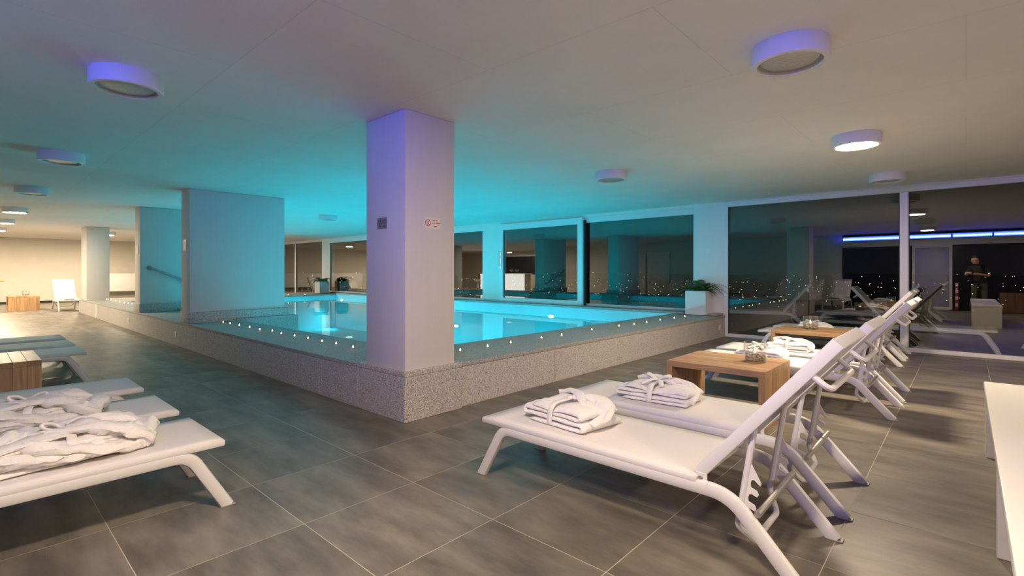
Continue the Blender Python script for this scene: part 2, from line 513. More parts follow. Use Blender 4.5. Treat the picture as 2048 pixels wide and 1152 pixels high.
def pool_lamp(label, loc, rz, watt):
    t = thing('underwater_lamp', label, 'pool lamp', loc, rz, 'underwater pool lamps')
    # faces local +x
    G().sweep([(0, .10 * cos(a), .045 * sin(a)) for a in [2 * pi * i / 28 for i in range(28)]], [(.012 * cos(k), .012 * sin(k)) for k in [pi * j / 4 for j in range(8)]], closed=True).obj('lamp_ring', 'steel', t)
    g = G(); g.lathe([(0, .02), (.05, .016), (.09, .004), (.095, -.01)], 28); o = g.obj('lens', 'poollens', t, rot=(0, pi / 2, 0)); o.scale = (.42, 1, 1)
    L = bpy.data.lights.new('bulb', 'AREA'); L.shape = 'DISK'; L.size = .3; L.energy = watt
    L.color = (0.0, .70, .86)
    lo = bpy.data.objects.new('bulb', L); col.objects.link(lo); lo.parent = t
    lo.location = (.08, 0, min(0, -.25 - loc[2])); lo.rotation_euler = (0, -pi / 2 + R(20), 0); L.spread = R(110)
    return t
for lab, loc, rz in (
    ('underwater pool lamp in the far wall, the brightest spot right of the pillar', (-7.48, PY1 - .005, .175), -pi / 2),
    ('underwater pool lamp in the far wall just right of the pillar edge', (-10.95, PY1 - .005, -.31), -pi / 2),
    ('underwater pool lamp in the far wall left of the pillar below the planter', (-17.45, PY1 - .005, .20), -pi / 2),
    ('underwater pool lamp hidden in the near wall behind the left candles', (-6.6, INY + .005, -.30), pi / 2),
    ('underwater pool lamp hidden in the near wall beside the steps', (-11.5, INY + .005, -.30), pi / 2),
    ('underwater pool lamp hidden in the near wall at the far left', (-15.6, INY + .005, -.30), pi / 2)):
    pool_lamp(lab, loc, rz, POOL_WATT * (.2 if loc[0] < -17 else 1.12))

# ---- pillar and partitions
def column(name, x0, x1, y0, y1, label, plinth=None):
    t = sempty(name, label, 'pillar', ((x0 + x1) / 2, (y0 + y1) / 2, 0))
    cx, cy = t.location.x, t.location.y
    G().box((x0 - cx, y0 - cy, KERB_Z), (x1 - cx, y1 - cy, CEIL), .012, 2).obj('shaft', 'paint', t)
    if plinth:
        e, z0, z1 = plinth
        G().box((x0 - cx - e, y0 - cy - e * .4, z0), (x1 - cx + e, y1 - cy + e, z1), .01, 2).obj('plinth', 'granite', t)
    return t
column('wall_pillar', -4.06, -3.462, 2.485, 3.03, 'square concrete pillar with signs at the corner of the pool kerb')
column('wall_partition_near', -9.80, -9.36, 2.49, 4.03, 'free-standing concrete partition at the pool edge, beside the steps, with granite plinth', (.045, KERB_Z, .595))
column('wall_partition_far', -13.17, -12.72, 2.49, 4.03, 'concrete partition carrying the steel handrail', (.045, KERB_Z, .595))
column('wall_pier', -20.4, -19.45, 2.50, 3.05, 'pale pier at the far left end of the pool kerb')
for x0, x1 in ((-9.95, -9.28), (-13.3, -12.64)):
    G().box((x0, INY - .1, WATER - .2), (x1, 4.25, KERB_Z + .045), .008).obj('granite_ledge', 'granite_top', kerb)

# ---- window wall
def window(n, x0, x1, z0, z1, label, fw=.075, top=None, mull=(), dep=.07, y=None, bot=None):
    y = WIN if y is None else y
    t = sempty('window_%d' % n, label, 'window', ((x0 + x1) / 2, y, z0))
    cx = t.location.x; w = (x1 - x0) / 2; h = z1 - z0; tp = top or fw; bt = bot or fw
    g = G()
    g.box((-w, -dep / 2, 0), (-w + fw, dep / 2, h), .005, 1); g.box((w - fw, -dep / 2, 0), (w, dep / 2, h), .005, 1)
    g.box((-w + fw, -dep / 2, 0), (w - fw, dep / 2, bt), .005, 1); g.box((-w + fw, -dep / 2, h - tp), (w - fw, dep / 2, h), .005, 1)
    g.obj('window_frame', 'frame', t)
    edges = [-w + fw] + [m - cx for m in mull] + [w - fw]
    for m in mull: G().box((m - cx - .055, -dep / 2 - .01, bt), (m - cx + .055, dep / 2 + .01, h - tp), .006, 1).obj('mullion', 'frame', t)
    for k, (a, b) in enumerate(zip(edges, edges[1:])):
        aa = a + (.055 if k else 0); bb = b - (.055 if k < len(edges) - 2 else 0)
        G().box((aa, -.002, bt), (bb, .0, h - tp)).obj('pane', 'pane', t, smooth=False)
        g = G()
        for p, q in (((aa, -.02, bt), (aa + .012, -.004, h - tp)), ((bb - .012, -.02, bt), (bb, -.004, h - tp))): g.box(p, q)
        g.obj('gasket', 'darkrubber', t, smooth=False)
    return t
window(1, -3.50, 5.2, 0.0, 2.60, 'floor to ceiling window behind the right row of loungers', .085, .085, (-.72, 2.1), bot=.065)
w2 = window(2, -9.50, -6.75, .455, 2.56, 'sliding pool window with thick white frame and pull handle', .15, .16, dep=.09, y=WIN - .05, bot=.11)
window(3, -6.80, -4.05, .455, 2.56, 'fixed pool window beside the white planter, dark edge profile at left', .06, .13, y=WIN + .03, bot=.05)
window(4, -19.05, -10.14, .455, 2.56, 'long pool window behind the square pillar', .07, .13, (-14.6,), bot=.05)
window(5, -27.6, -19.6, 0, 2.60, 'glazed doors beyond the far left end of the pool', .07, .08, (-22.1, -24.9))
# handle and dark stile of the sliding window
hd = fillet([(-1.30, -.05, .98), (-1.30, -.10, .98), (-1.30, -.10, 1.36), (-1.30, -.05, 1.36)], .02)
G().tube(hd, .011, 8).obj('pull_handle', 'steel', w2)
G().box((1.375, -.05, .0), (1.40, .03, 2.03), .004, 1).obj('edge_profile', 'cap', w2); G().box((1.40, -.03, .0), (1.43, .03, 2.03), .002, 1).obj('dark_seal', 'darkrubber', w2)
G().box((-1.33, -.055, .88), (-1.28, -.044, 1.44), .004, 1).obj('handle_plate', 'steel', w2)
g = G()
for a, b in ((-10.14, -9.50), (-4.05, -3.50), (-19.6, -19.05)): g.box((a, WIN - .03, 0), (b, WIN + .2, CEIL))
g.box((XL, WIN - .02, 2.56), (-3.5, WIN + .2, CEIL)); g.box((-3.5, WIN - .02, 2.60), (XR, WIN + .2, CEIL))
struct('wall_window', g, 'whitepaint', 'white piers and lintel of the window wall', smooth=False, cat='wall')

# ---- other walls
g = G(); g.box((XL - .2, YB - 3.4, 0), (XL, WIN + .4, CEIL)); struct('wall_left', g, 'wallpaint', 'plain warm beige wall at the far left end of the room', smooth=False, cat='wall')
g = G(); g.box((XR, YB - .4, 0), (XR + .2, WIN + .4, CEIL)); struct('wall_right', g, 'wallpaint', 'beige wall at the right end of the room', smooth=False, cat='wall')
g = G()
g.box((-13.0, YB - .2, 0), (-3.4, YB, CEIL))
g.box((-17.5, YB - .2, 0), (-15.0, YB, CEIL)); g.box((-15.0, YB - .2, 2.2), (-13.0, YB, CEIL)); g.box((XL, YB - 3.4, 0), (-17.5, YB - 3.2, CEIL)); g.box((-17.7, YB - 3.2, 0), (-17.5, YB, CEIL))
g.box((-15.0, YB - .2, 0), (-13.0, YB - .1, 2.2))
struct('wall_back', g, 'wallpaint', 'beige back wall behind the left loungers, seen mirrored in the windows', smooth=False, cat='wall')
g = G(); g.box((-3.4, YB - .2, 0), (XR, YB, 2.30)); g.box((-3.4, YB - .2, 2.56), (XR, YB, CEIL)); g.box((-3.4, YB - .2, 2.30), (XR, YB - .06, 2.56))
struct('wall_glass_back', g, 'darkwall', 'dark glazed partition below the blue light strip, seen mirrored', smooth=False, cat='wall')
g = G(); g.box((XL, 1.0, .0), (XL + .012, WIN, .09)); g.box((XL, YB - 3.2, 0), (XL + .012, 1.0, .09)); struct('baseboard_left', g, 'black', 'dark skirting along the far beige wall', smooth=False, cat='skirting')

# blue led strip; lip and lid added to confine its light
t = thing('led_light_strip', 'long blue LED light strip under the ceiling behind the camera, mirrored in the right window', 'light strip', (0, YB + .06, 2.42))
G().box((-3.38, -.05, -.042), (1.78, .23, -.03)).obj('light_stop_lip', 'cap', t, smooth=False); G().box((-3.38, -.05, .098), (1.78, .23, .112)).obj('light_stop_lid', 'cap', t, smooth=False); G().box((-3.38, .0, -.26), (1.78, .012, -.043)).obj('fascia', 'frame', t, smooth=False)
for a, b in ((-3.36, -1.62), (-1.58, -.36), (-.32, .62), (.66, 1.75)):
    lt = G().box((a, -.03, -.028), (b, .03, .095), .012).obj('light_tube', 'led', t); G().box((a + .01, .03, .012), (b - .01, .036, .052), .002, 1).obj('overexposed_core', 'ledcore', lt)  # blue tube, with a thin paler strip for its overexposed core

# mirrored door, post and panel behind the camera
t = sempty('door_1', 'frosted glass door behind the camera, bluish room light put in its colour, seen only mirrored', 'door', (-.85, YB, 0))
g = G(); g.box((-.52, .0, 0), (-.44, .05, 2.16)); g.box((.44, 0, 0), (.52, .05, 2.16)); g.box((-.44, 0, 2.08), (.44, .05, 2.16)); g.obj('door_frame', 'frame', t, smooth=False)
G().box((-.435, .005, .1), (.435, .03, 2.07), .004).obj('door_leaf', 'doorglow', t)  # room light behind the glass is put into the leaf colour
G().box((-.435, .005, .0), (.435, .035, .098), .004).obj('kick_plate', 'frame', t)
G().tube([(.36, .05, .9), (.36, .07, 1.0), (.36, .05, 1.1)], .012, 8).obj('door_handle', 'steel', t)


# ================================================================== CEILING LAMPS
def make_lamp(lit, lens='lens_on'):
    t = thing('ceiling_lamp', 'x', 'ceiling lamp', group='round drum ceiling lamps')
    G().lathe([(.0, 0), (.208, 0), (.21, -.003), (.21, -.105), (.205, -.112), (.180, -.112), (.176, -.108), (.176, -.07), (0, -.07)], 48).obj('housing', 'lampwhite', t)
    z = -.108 if lit else -.096
    prof = [(0, z - .012), (.06, z - .011), (.12, z - .007), (.155, z), (.160, z + .012)] if lit else [(0, z - .004), (.05, z - .008), (.10, z - .003), (.14, z), (.158, z + .01), (.158, -.07)]
    G().lathe(prof, 48).obj('lens', lens if lit else 'lens_off', t)
    if not lit:
        G().lathe([(.162, z + .012), (.174, z + .002), (.174, z + .02), (.162, z + .02)], 48, closed=True).obj('lens_ring', 'cap', t)
    return t
lit, off, far = make_lamp(True), make_lamp(False), make_lamp(True, 'lens_far')
for pr, x, y, lab in (
    (off, -.79, 3.37, 'large unlit drum lamp at the upper right, bluish side, over the front loungers'),
    (lit, -.81, 6.02, 'lit drum lamp glowing above the second lounger pair on the right'),
    (off, -.81, 8.65, 'unlit drum lamp close to the right window frame'),
    (lit, -.86, .45, 'lit drum lamp above the camera, seen mirrored in the right window'),
    (off, -3.60, 5.98, 'small unlit drum lamp above the right pool kerb'),
    (off, -4.30, .77, 'large unlit drum lamp at the upper left, bluish side'),
    (off, -7.70, .77, 'second unlit drum lamp from the left edge row'),
    (off, -11.15, .76, 'third unlit drum lamp before the lit ones at far left'),
    (far, -14.9, .75, 'nearest lit lamp of the bright row at far left'),
    (far, -18.35, .73, 'middle lit lamp of the bright row at far left'),
    (far, -21.8, .72, 'farthest lit lamp of the bright row at far left edge'),
    (off, -11.4, 5.95, 'unlit drum lamp in the turquoise light above the pool'),
    (far, -21.7, 3.35, 'small lit lamp beside the pier at the far left'),
    (far, -25.2, .70, 'unseen lit lamp off the left edge, before the far beige wall'),  # extra lamp kept out of frame
    (far, -22.5, 7.2, 'lit lamp by the glazed doors beyond the pool'),
    (far, -25.2, 3.35, 'added fill lamp hidden behind the pale pier at far left'),  # added out of sight to brighten the far left end
    (far, -21.6, -3.6, 'added fill lamp above the glowing bar at far left'),  # added for more light in the bar area
    (lit, 2.6, 1.2, 'added unseen lit lamp right of the camera over the white bench'),  # assumed lamp out of frame, added for warm light
    (lit, 2.6, 6.4, 'added unseen lit lamp over the right end of the lounge')):  # also assumed, continues the lamp rows out of frame
    place(pr, lab, (x, y, CEIL), 0)

# ================================================================== SUN LOUNGERS
def make_lounger():
    t = thing('sun_lounger', 'x', 'sun lounger', group='white sun loungers')
    W = .285
    for s in (-1, 1):
        path = fillet([(-.015, s * W, .0), (.165, s * W, .312), (1.475, s * W, .312), (1.76, s * W, 0)], [.115, .20], 9)
        # legs and rail are one bent profile: split into rail and two legs
        n = len(path); i0 = 10; i1 = n - 11
        G().bar(path[:i0 + 1], .042, .062, (0, 1, 0), .016).obj('leg', 'whitemetal', t)
        G().bar(path[i0:i1 + 1], .042, .062, (0, 1, 0), .016).obj('side_rail', 'whitemetal', t)
        G().bar(path[i1:], .042, .062, (0, 1, 0), .016).obj('leg', 'whitemetal', t)
        for x, a in ((-.012, 1), (1.757, -1)):
            G().box((x - .036, s * W - .0225, 0), (x + .036, s * W + .0225, .007), .002, 1).obj('foot_cap', 'cap', t)
    # seat
    g = G()
    for s in (-1, 1): g.box((.0, s * .305 - .02 if s > 0 else -.305, .325), (1.34, .305 if s > 0 else -.285, .358), .008, 2)
    g.box((.0, -.287, .325), (.035, .287, .358), .008, 2); g.box((1.305, -.287, .325), (1.34, .287, .355), .008, 2)
    g.obj('seat_frame', 'whitemetal', t)
    g = G(); nx, ny = 14, 8
    gr = [[g.bm.verts.new((.008 + 1.322 * i / nx, -.299 + .598 * j / ny, .3600 - .004 * (sin(pi * i / nx) * sin(pi * j / ny)) ** .7)) for j in range(ny + 1)] for i in range(nx + 1)]
    for i in range(nx):
        for j in range(ny): g.bm.faces.new((gr[i][j], gr[i + 1][j], gr[i + 1][j + 1], gr[i][j + 1]))
    so = g.obj('seat_sling', 'sling', t); md = so.modifiers.new('thickness', 'SOLIDIFY'); md.thickness = .004
    # backrest: built flat along +x then tilted about the hinge
    A = R(50); h = Vector((1.335, 0, .358)); ca, sa = cos(A), sin(A)
    def bk(u, y, v): return (h.x + u * ca - v * sa, y, h.z + u * sa + v * ca)
    LB = .82; WB = .262
    g = G()
    for s in (-1, 1): g.bar([bk(0.0, s * WB, 0), bk(LB, s * WB, 0)], .03, .05, (0, 1, 0), .007)
    g.bar([bk(LB - .015, -WB + .014, 0), bk(LB - .015, WB - .014, 0)], .05, .03, bk(0, 0, 1) - h if False else (-sa, 0, ca), .007)
    g.bar([bk(.02, -WB + .014, 0), bk(.02, WB - .014, 0)], .03, .03, (-sa, 0, ca), .007)
    bf = g.obj('backrest_frame', 'whitemetal', t)
    g = G(); nx, ny = 10, 8
    gr = [[g.bm.verts.new(bk(.01 + (LB - .02) * i / nx, -WB + .012 + 2 * (WB - .012) * j / ny, .02 - .014 * (sin(pi * j / ny)) ** .7 * sin(pi * (i + .5) / (nx + 1)) ** .5)) for j in range(ny + 1)] for i in range(nx + 1)]
    for i in range(nx):
        for j in range(ny): g.bm.faces.new((gr[i][j], gr[i][j + 1], gr[i + 1][j + 1], gr[i + 1][j]))
    so = g.obj('backrest_sling', 'sling', t); md = so.modifiers.new('thickness', 'SOLIDIFY'); md.thickness = .004
    # bow handle behind the top
    G().tube(fillet([bk(LB - .16, -WB, -.01), bk(LB - .16, -WB + .01, -.095), bk(LB - .16, WB - .01, -.095), bk(LB - .16, WB, -.01)], .085, 8), .0125, 8).obj('bow_tube', 'whitemetal', t)
    # hinge pieces
    for s in (-1, 1):
        G().box((1.325, s * .272 - .006, .325), (1.375, s * .272 + .006, .372), .004, 1).obj('hinge', 'whitemetal', t)
        G().tube([(1.35, s * .262, .352), (1.35, s * .290, .352)], .008, 8).obj('hinge_bolt', 'steel', t)
    # prop: U tube hung on the backrest, with notched plates
    up = .33; P = Vector(bk(up, 0, -.015)); Q = Vector((1.49, 0, .17)); wy = .235
    d = (Q - P)
    pth = [(P.x, -wy, P.z), (Q.x, -wy, Q.z), (Q.x + .05, -wy + .06, Q.z - .075), (Q.x + .05, wy - .06, Q.z - .075), (Q.x, wy, Q.z), (P.x, wy, P.z)]
    pf = G().tube(fillet(pth, .05, 6), .0135, 10).obj('prop_frame', 'whitemetal', t)
    dn = d.normalized(); out = Vector((-dn.z, 0, dn.x))
    if out.x < 0: out = -out
    for s in (-1, 1):
        pts2 = []
        base = P + d * .36; L = .205
        pts2.append((0, .010)); 
        for k in range(3):
            z0 = .0 + k * .062
            if k == 0: pts2 += [(z0 + .0, .014), (z0 + .064, .062), (z0 + .076, .060), (z0 + .060, .034), (z0 + .064, .024), (z0 + .078, .022)]
            else: pts2 += [(z0 + .034, .026), (z0 + .040, .052), (z0 + .052, .060), (z0 + .064, .056), (z0 + .060, .034), (z0 + .066, .024), (z0 + .080, .022)]
        pts2.append((L, .010))
        poly = [base + dn * a + out * b + Vector((0, s * wy, 0)) for a, b in pts2]
        G().poly(poly, .006, (0, 1, 0)).obj('notched_plate', 'whitemetal', pf, smooth=False)
        G().tube([(P.x, s * (wy - .03), P.z), (P.x, s * (wy + .03), P.z)], .009, 8).obj('pivot_bolt', 'steel', t)
    G().tube([(1.585, -.285, .262), (1.585, .285, .262)], .0135, 10).obj('cross_bar', 'steel', t)
    G().bar([(.20, -.285, .312), (.20, .285, .312)], .03, .03, (1, 0, 0), .006).obj('cross_bar', 'whitemetal', t)
    return t
lounger = make_lounger()
RX = -2.212
SEAT = .352
for y, lab in (
    (2.462, 'nearest white sun lounger at right, notched back support fully in view'),
    (3.298, 'second white sun lounger at right, in front of the nearer oak table'),
    (5.565, 'third white sun lounger at right, just behind the nearer oak table'),
    (6.355, 'fourth white sun lounger at right, between the two oak tables'),
    (8.60, 'fifth white sun lounger at right, behind the farther oak table'),
    (9.42, 'white sun lounger closest to the right window, last of the right row')):
    place(lounger, lab, (RX - (.18 if y > 8 else 0), y, 0), 0)
for x, lab in (
    (-3.225, 'nearest white sun lounger at left, leg and robe in the left foreground'),
    (-4.06, 'second white sun lounger at left, carrying the farther left robe'),
    (-4.99, 'third white sun lounger at left, empty, in front of the left oak table'),
    (-7.61, 'fourth white sun lounger at left, just beyond the left oak table'),
    (-8.44, 'fifth white sun lounger at left, second beyond the left oak table'),
    (-9.30, 'sixth white sun lounger at left, last of that row beyond the oak table')):
    place(lounger, lab, (x, .945, 0), -pi / 2)
for x, y, rz, lab in (
    (-21.2, 2.35, pi, 'white sun lounger facing the camera beside the far left pier'),
    (-23.6, 5.2, pi * .93, 'white sun lounger seen between the far pier and the partition'),
    (-20.75, 9.0, pi * 1.0, 'white sun lounger by the glazed doors beyond the pool'),
    (-4.4, 12.4, .25, 'terrace lounger outside, left behind the right window'),
    (-2.6, 13.6, .1, 'terrace lounger outside, second behind the right window'),
    (.36, 10.85, pi, 'terrace lounger outside, close behind the right pane'),
    (.75, 11.4, .15, 'terrace lounger outside at the right edge')):
    place(lounger, lab, (x, y, 0), rz)

# ================================================================== OAK TABLES
def make_table():
    t = thing('oak_side_table', 'x', 'side table', group='oak block side tables')
    LX, LY, H, T = .81, .75, .47, .05
    n = 8; w = LY / n
    gt = G(); gt.box((-LX / 2, -w / 2 + .0006, -T / 2), (LX / 2, w / 2 - .0006, T / 2), .0018, 1); mt = gt.mesh('top_stave', False); mt.materials.append(M['wood'])
    gl = G(); gl.box((0, -w / 2 + .0006, -T / 2), (H - T - .0006, w / 2 - .0006, T / 2), .0018, 1); ml = gl.mesh('leg_stave', False); ml.materials.append(M['wood'])
    for i in range(n):
        y = -LY / 2 + (i + .5) * w
        mobj('top_stave', mt, None, t, (0, y, H - T / 2))
        for s in (-1, 1): mobj('leg_stave', ml, None, t, (s * (LX / 2 - T / 2), y, 0), (0, -pi / 2, 0))
    return t
table = make_table(); TZ = .47
for x, y, lab in ((-1.562, 4.58, 'oak side table with candle glass behind the second right lounger'),
                  (-1.57, 7.82, 'farther oak side table with candle glass near the right window'),
                  (-6.505, .105, 'oak side table cut by the left edge, beyond three loungers'),
                  (-23.05, 1.36, 'oak side table in front of the far beige wall'),
                  (-25.2, 6.6, 'small oak table seen behind the far pier')):
    place(table, lab, (x, y, 0), 0)

# ================================================================== CANDLE GLASSES
def make_glass():
    t = thing('candle_glass', 'x', 'candle glass', group='pebble filled candle glasses')
    G().lathe([(0, 0), (.088, 0), (.092, .004), (.092, .175), (.0895, .176), (.088, .175), (.088, .016), (0, .014)], 48).obj('glass_cylinder', 'clear', t)
    r2 = random.Random(3); k = 0
    g = G(); g.ico((0, 0, 0), 1, 2); me = g.mesh('pebble'); me.materials.append(M['pebble'])
    for lay, (zz, nn) in enumerate(((.027, 17), (.044, 15), (.058, 10))):
        for i in range(nn):
            rr = .068 if i < nn * .65 else .032
            a = 2 * pi * i / (nn * .65) + lay if i < nn * .65 else 2 * pi * i / (nn * .35)
            o = mobj('pebble', me, None, t, (rr * cos(a), rr * sin(a), zz + r2.uniform(-.003, .003)), (r2.uniform(-.4, .4), r2.uniform(-.4, .4), r2.uniform(0, 6)))
            o.scale = (r2.uniform(.014, .019), r2.uniform(.011, .015), r2.uniform(.009, .0125))
    c = G().lathe([(0, 0), (.019, 0), (.0195, .016), (.018, .016), (.017, .012), (0, .012)], 20).obj('tealight_cup', 'tin', t, (0, 0, .068))
    G().lathe([(0, .0125), (.0172, .0125), (.0172, .011), (0, .011)], 20).obj('wax', 'wax', c)
    G().lathe([(0, .012), (.004, .017), (.0055, .023), (.0035, .032), (0, .042)], 10).obj('flame', 'flame', c)
    return t
cg = make_glass()
for x, y, z, lab in ((-1.36, 4.65, TZ, 'clear candle glass with pebbles on the nearer oak table'),
                     (-1.58, 7.84, TZ, 'clear candle glass with pebbles on the farther oak table'),
                     (-23.0, 1.42, TZ, 'candle glass on the table before the far beige wall')):
    place(cg, lab, (x, y, z), 0)

# ================================================================== TEALIGHTS ON THE KERB
def make_tea():
    t = thing('tealight', 'x', 'tealight', group='tealights along the pool kerb')
    G().lathe([(0, 0), (.019, 0), (.0195, .015), (.0185, .015), (.0175, .011), (0, .011)], 16).obj('tin_cup', 'tin', t)
    G().lathe([(0, .0125), (.0175, .0125), (.0175, .0112)], 16).obj('wax', 'wax', t)
    G().lathe([(0, .012), (.0038, .016), (.005, .021), (.0032, .028), (0, .037)], 8).obj('flame', 'flame', t)
    return t
tea = make_tea()
pl = [(340 + x / 4.8, 560 + y / 4.8) for x, y in ((383, 377), (427, 388), (511, 401), (577, 416), (665, 433), (765, 452), (862, 476), (983, 488), (1069, 512), (1196, 535), (1325, 558), (1459, 590), (1595, 612), (1757, 647))]
pr_ = [(540 + x / 3.2, 380 + y / 3.2) for x, y in ((1218, 1027), (1393, 1001), (1541, 977), (1738, 947), (1867, 928))] + [(980 + x / 4.096, 380 + y / 4.096) for x, y in ((835, 1142), (1057, 1112), (1180, 1097), (1283, 1080), (1393, 1062), (1510, 1046), (1595, 1033))]
pf_ = [(160 + x / 3.838, 380 + y / 3.838) for x, y in ((165, 833), (205, 838), (235, 845), (275, 853), (305, 860), (340, 867), (370, 873), (400, 877))]
ORD = ['first', 'second', 'third', 'fourth', 'fifth', 'sixth', 'seventh', 'eighth', 'ninth', 'tenth', 'eleventh', 'twelfth', 'thirteenth', 'fourteenth']
for i, (x, y) in enumerate(reversed(pl)):
    p = px(x, y + 2.5, KERB_Z); place(tea, 'lit tealight on the left kerb, %s from the square pillar' % ORD[i], (p.x, min(max(p.y, KERB_Y + .06), INY - .06), KERB_Z), 0)
for i, (x, y) in enumerate(pr_):
    p = px(x, y + 2.5, KERB_Z); place(tea, 'lit tealight on the right kerb, %s from the square pillar' % ORD[i], (min(max(p.x, INX + .06), KERB_X - .06), min(p.y, 9.5), KERB_Z), 0)
for i, (x, y) in enumerate(pf_):
    p = px(x, y + 1.2, KERB_Z); place(tea, 'lit tealight at far left on the kerb, %s from the pale pier' % ORD[i], (max(p.x, -19.2), min(max(p.y, KERB_Y + .1), INY - .08), KERB_Z), 0)
for i, (x, y) in enumerate(((-18.3, 8.0), (-18.25, 8.6))):
    place(tea, 'lit tealight across the pool before the far glazed doors, %s' % ('left one' if i == 0 else 'right one'), (x, y, KERB_Z), 0)

# ================================================================== FOLDED ROBES
def make_robe(name, seed, lx, ly, h, bowed, label, loc, rz, sleeve=1.0, cross=False):
    """stack of soft folds tied with a belt; lx along local x"""
    r2 = random.Random(seed)
    t = thing('folded_bathrobe', label, 'bathrobe', loc, rz, 'folded white bathrobes')
    def soft(cx, cy, cz, ax, ay, az, tw, e=.36, amp=.010, nu=56, nv=18, sd=0, waist=.0):
        g = G(); vs2 = []
        for j in range(nv + 1):
            v = -pi / 2 + pi * j / nv
            cv = abs(cos(v)) ** .42 * (1 if cos(v) >= 0 else -1); sv = abs(sin(v)) ** .75 * (1 if sin(v) > 0 else -1)
            row = []
            for i in range(nu):
                u = 2 * pi * i / nu
                x = ax * cv * abs(cos(u)) ** e * (1 if cos(u) > 0 else -1)
                y = ay * cv * abs(sin(u)) ** e * (1 if sin(u) > 0 else -1)
                z = az * sv
                k = 1 - waist * math.exp(-(x / (ax * .16)) ** 2)
                q = Vector((x * 9, y * 5, z * 6 + sd * 7.3))
                nz = noise.noise(q) + .5 * noise.noise(q * 2.3)
                ridge = 1 - abs(noise.noise(Vector((x * 5 + sd, y * 16, sd * 3.1)))) * 2.2
                nx_ = noise.noise(q + Vector((31, 0, 0))); ny_ = noise.noise(q + Vector((0, 17, 0)))
                z = z * k + amp * (nz * .8 + max(0, ridge) * .55) * (.25 if sv < -.5 else 1)
                x += amp * nx_ * 1.1; y = y * (1 - waist * .25 * math.exp(-(x / (ax * .16)) ** 2)) + amp * ny_ * 1.1
                c_, s_ = cos(tw), sin(tw)
                row.append(g.bm.verts.new((cx + x * c_ - y * s_, cy + x * s_ + y * c_, max(cz + z, .0015))))
            vs2.append(row)
        for j in range(nv):
            for i in range(nu):
                g.bm.faces.new((vs2[j][i], vs2[j][(i + 1) % nu], vs2[j + 1][(i + 1) % nu], vs2[j + 1][i]))
        g.bm.faces.new(vs2[0][::-1]); g.bm.faces.new(vs2[-1])
        return g
    def ribbon(nl, amp):
        """one thick cloth folded back and forth in x, nl layers high, swept across y"""
        lh = h / nl; half = lh * .55; path = []
        ends = [r2.uniform(-.022, .022) for _ in range(nl + 1)]
        m = 16
        for k in range(nl):
            d = 1 if k % 2 == 0 else -1
            a0 = -d * (lx / 2 - .03 + ends[k]); a1 = d * (lx / 2 - .03 + ends[k + 1])
            if k == 0: a0 *= .9
            if k == nl - 1: a1 *= .82
            z = lh * (k + .5)
            for i in range(m + 1): path.append((a0 + (a1 - a0) * i / m, z))
            if k < nl - 1:
                for i in range(1, 6):
                    t_ = pi * i / 6; path.append((a1 + d * lh * .5 * sin(t_) * 1.25, z + lh * .5 * (1 - cos(t_))))
        ny = 26; g = G(); rings = []
        for j in range(ny + 1):
            v = -1 + 2 * j / ny; y = v * ly / 2
            edge = (1 - abs(v) ** 7) ** .5 if abs(v) < 1 else 0.0
            top_, bot_ = [], []
            for i, (x, z) in enumerate(path):
                p0 = path[max(i - 1, 0)]; p1 = path[min(i + 1, len(path) - 1)]
                tx, tz = p1[0] - p0[0], p1[1] - p0[1]; l_ = math.hypot(tx, tz) or 1; nx_, nz_ = -tz / l_, tx / l_
                f = z / h
                w1 = noise.noise(Vector((x * 7 + seed, y * 7, f * 4))); w2 = noise.noise(Vector((x * 15, y * 5 + seed, f * 6 + 9)))
                w3 = 1 - 2 * abs(noise.noise(Vector((x * 4 + y * 3, y * 14 - x * 4 + seed, f * 3))))
                e = min(1, (len(path) - 1 - i) / 3 + .3, i / 3 + .3)
                th = half * (.35 + .65 * edge) * e * (1 + .22 * w2)
                dz = amp * (w1 * .9 + max(0, w3) * .5) * (.15 + .85 * f); dx = amp * w2 * .8 + .016 * noise.noise(Vector((f * 5 + seed, y * 4, 2)))
                yy = y * (1 + .05 * noise.noise(Vector((x * 5, f * 7, seed)))) * (1 - .10 * f)
                sag = (1 - .10 * (abs(v) ** 4) - .10 * (abs(x) / (lx / 2)) ** 4) * (1 - .16 * math.exp(-(x / .045) ** 2) * f)
                for lst, sg in ((top_, 1), (bot_, -1)):
                    lst.append(g.bm.verts.new((x + dx + nx_ * th * sg, yy, max(.001, (z + nz_ * th * sg) * sag + dz))))
            rings.append(top_ + bot_[::-1])
        q = len(rings[0])
        for j in range(ny):
            for i in range(q): g.bm.faces.new((rings[j][i], rings[j][(i + 1) % q], rings[j + 1][(i + 1) % q], rings[j + 1][i]))
        for rr, fl in ((rings[0], 1), (rings[-1], 0)):
            h_ = q // 2
            for i in range(h_ - 1):
                f4 = (rr[i], rr[i + 1], rr[q - 2 - i], rr[q - 1 - i]); g.bm.faces.new(f4[::-1] if fl else f4)
        return g
    ribbon(4, .021 if cross else .016).obj('folded_cloth', 'robe', t, ang=85)
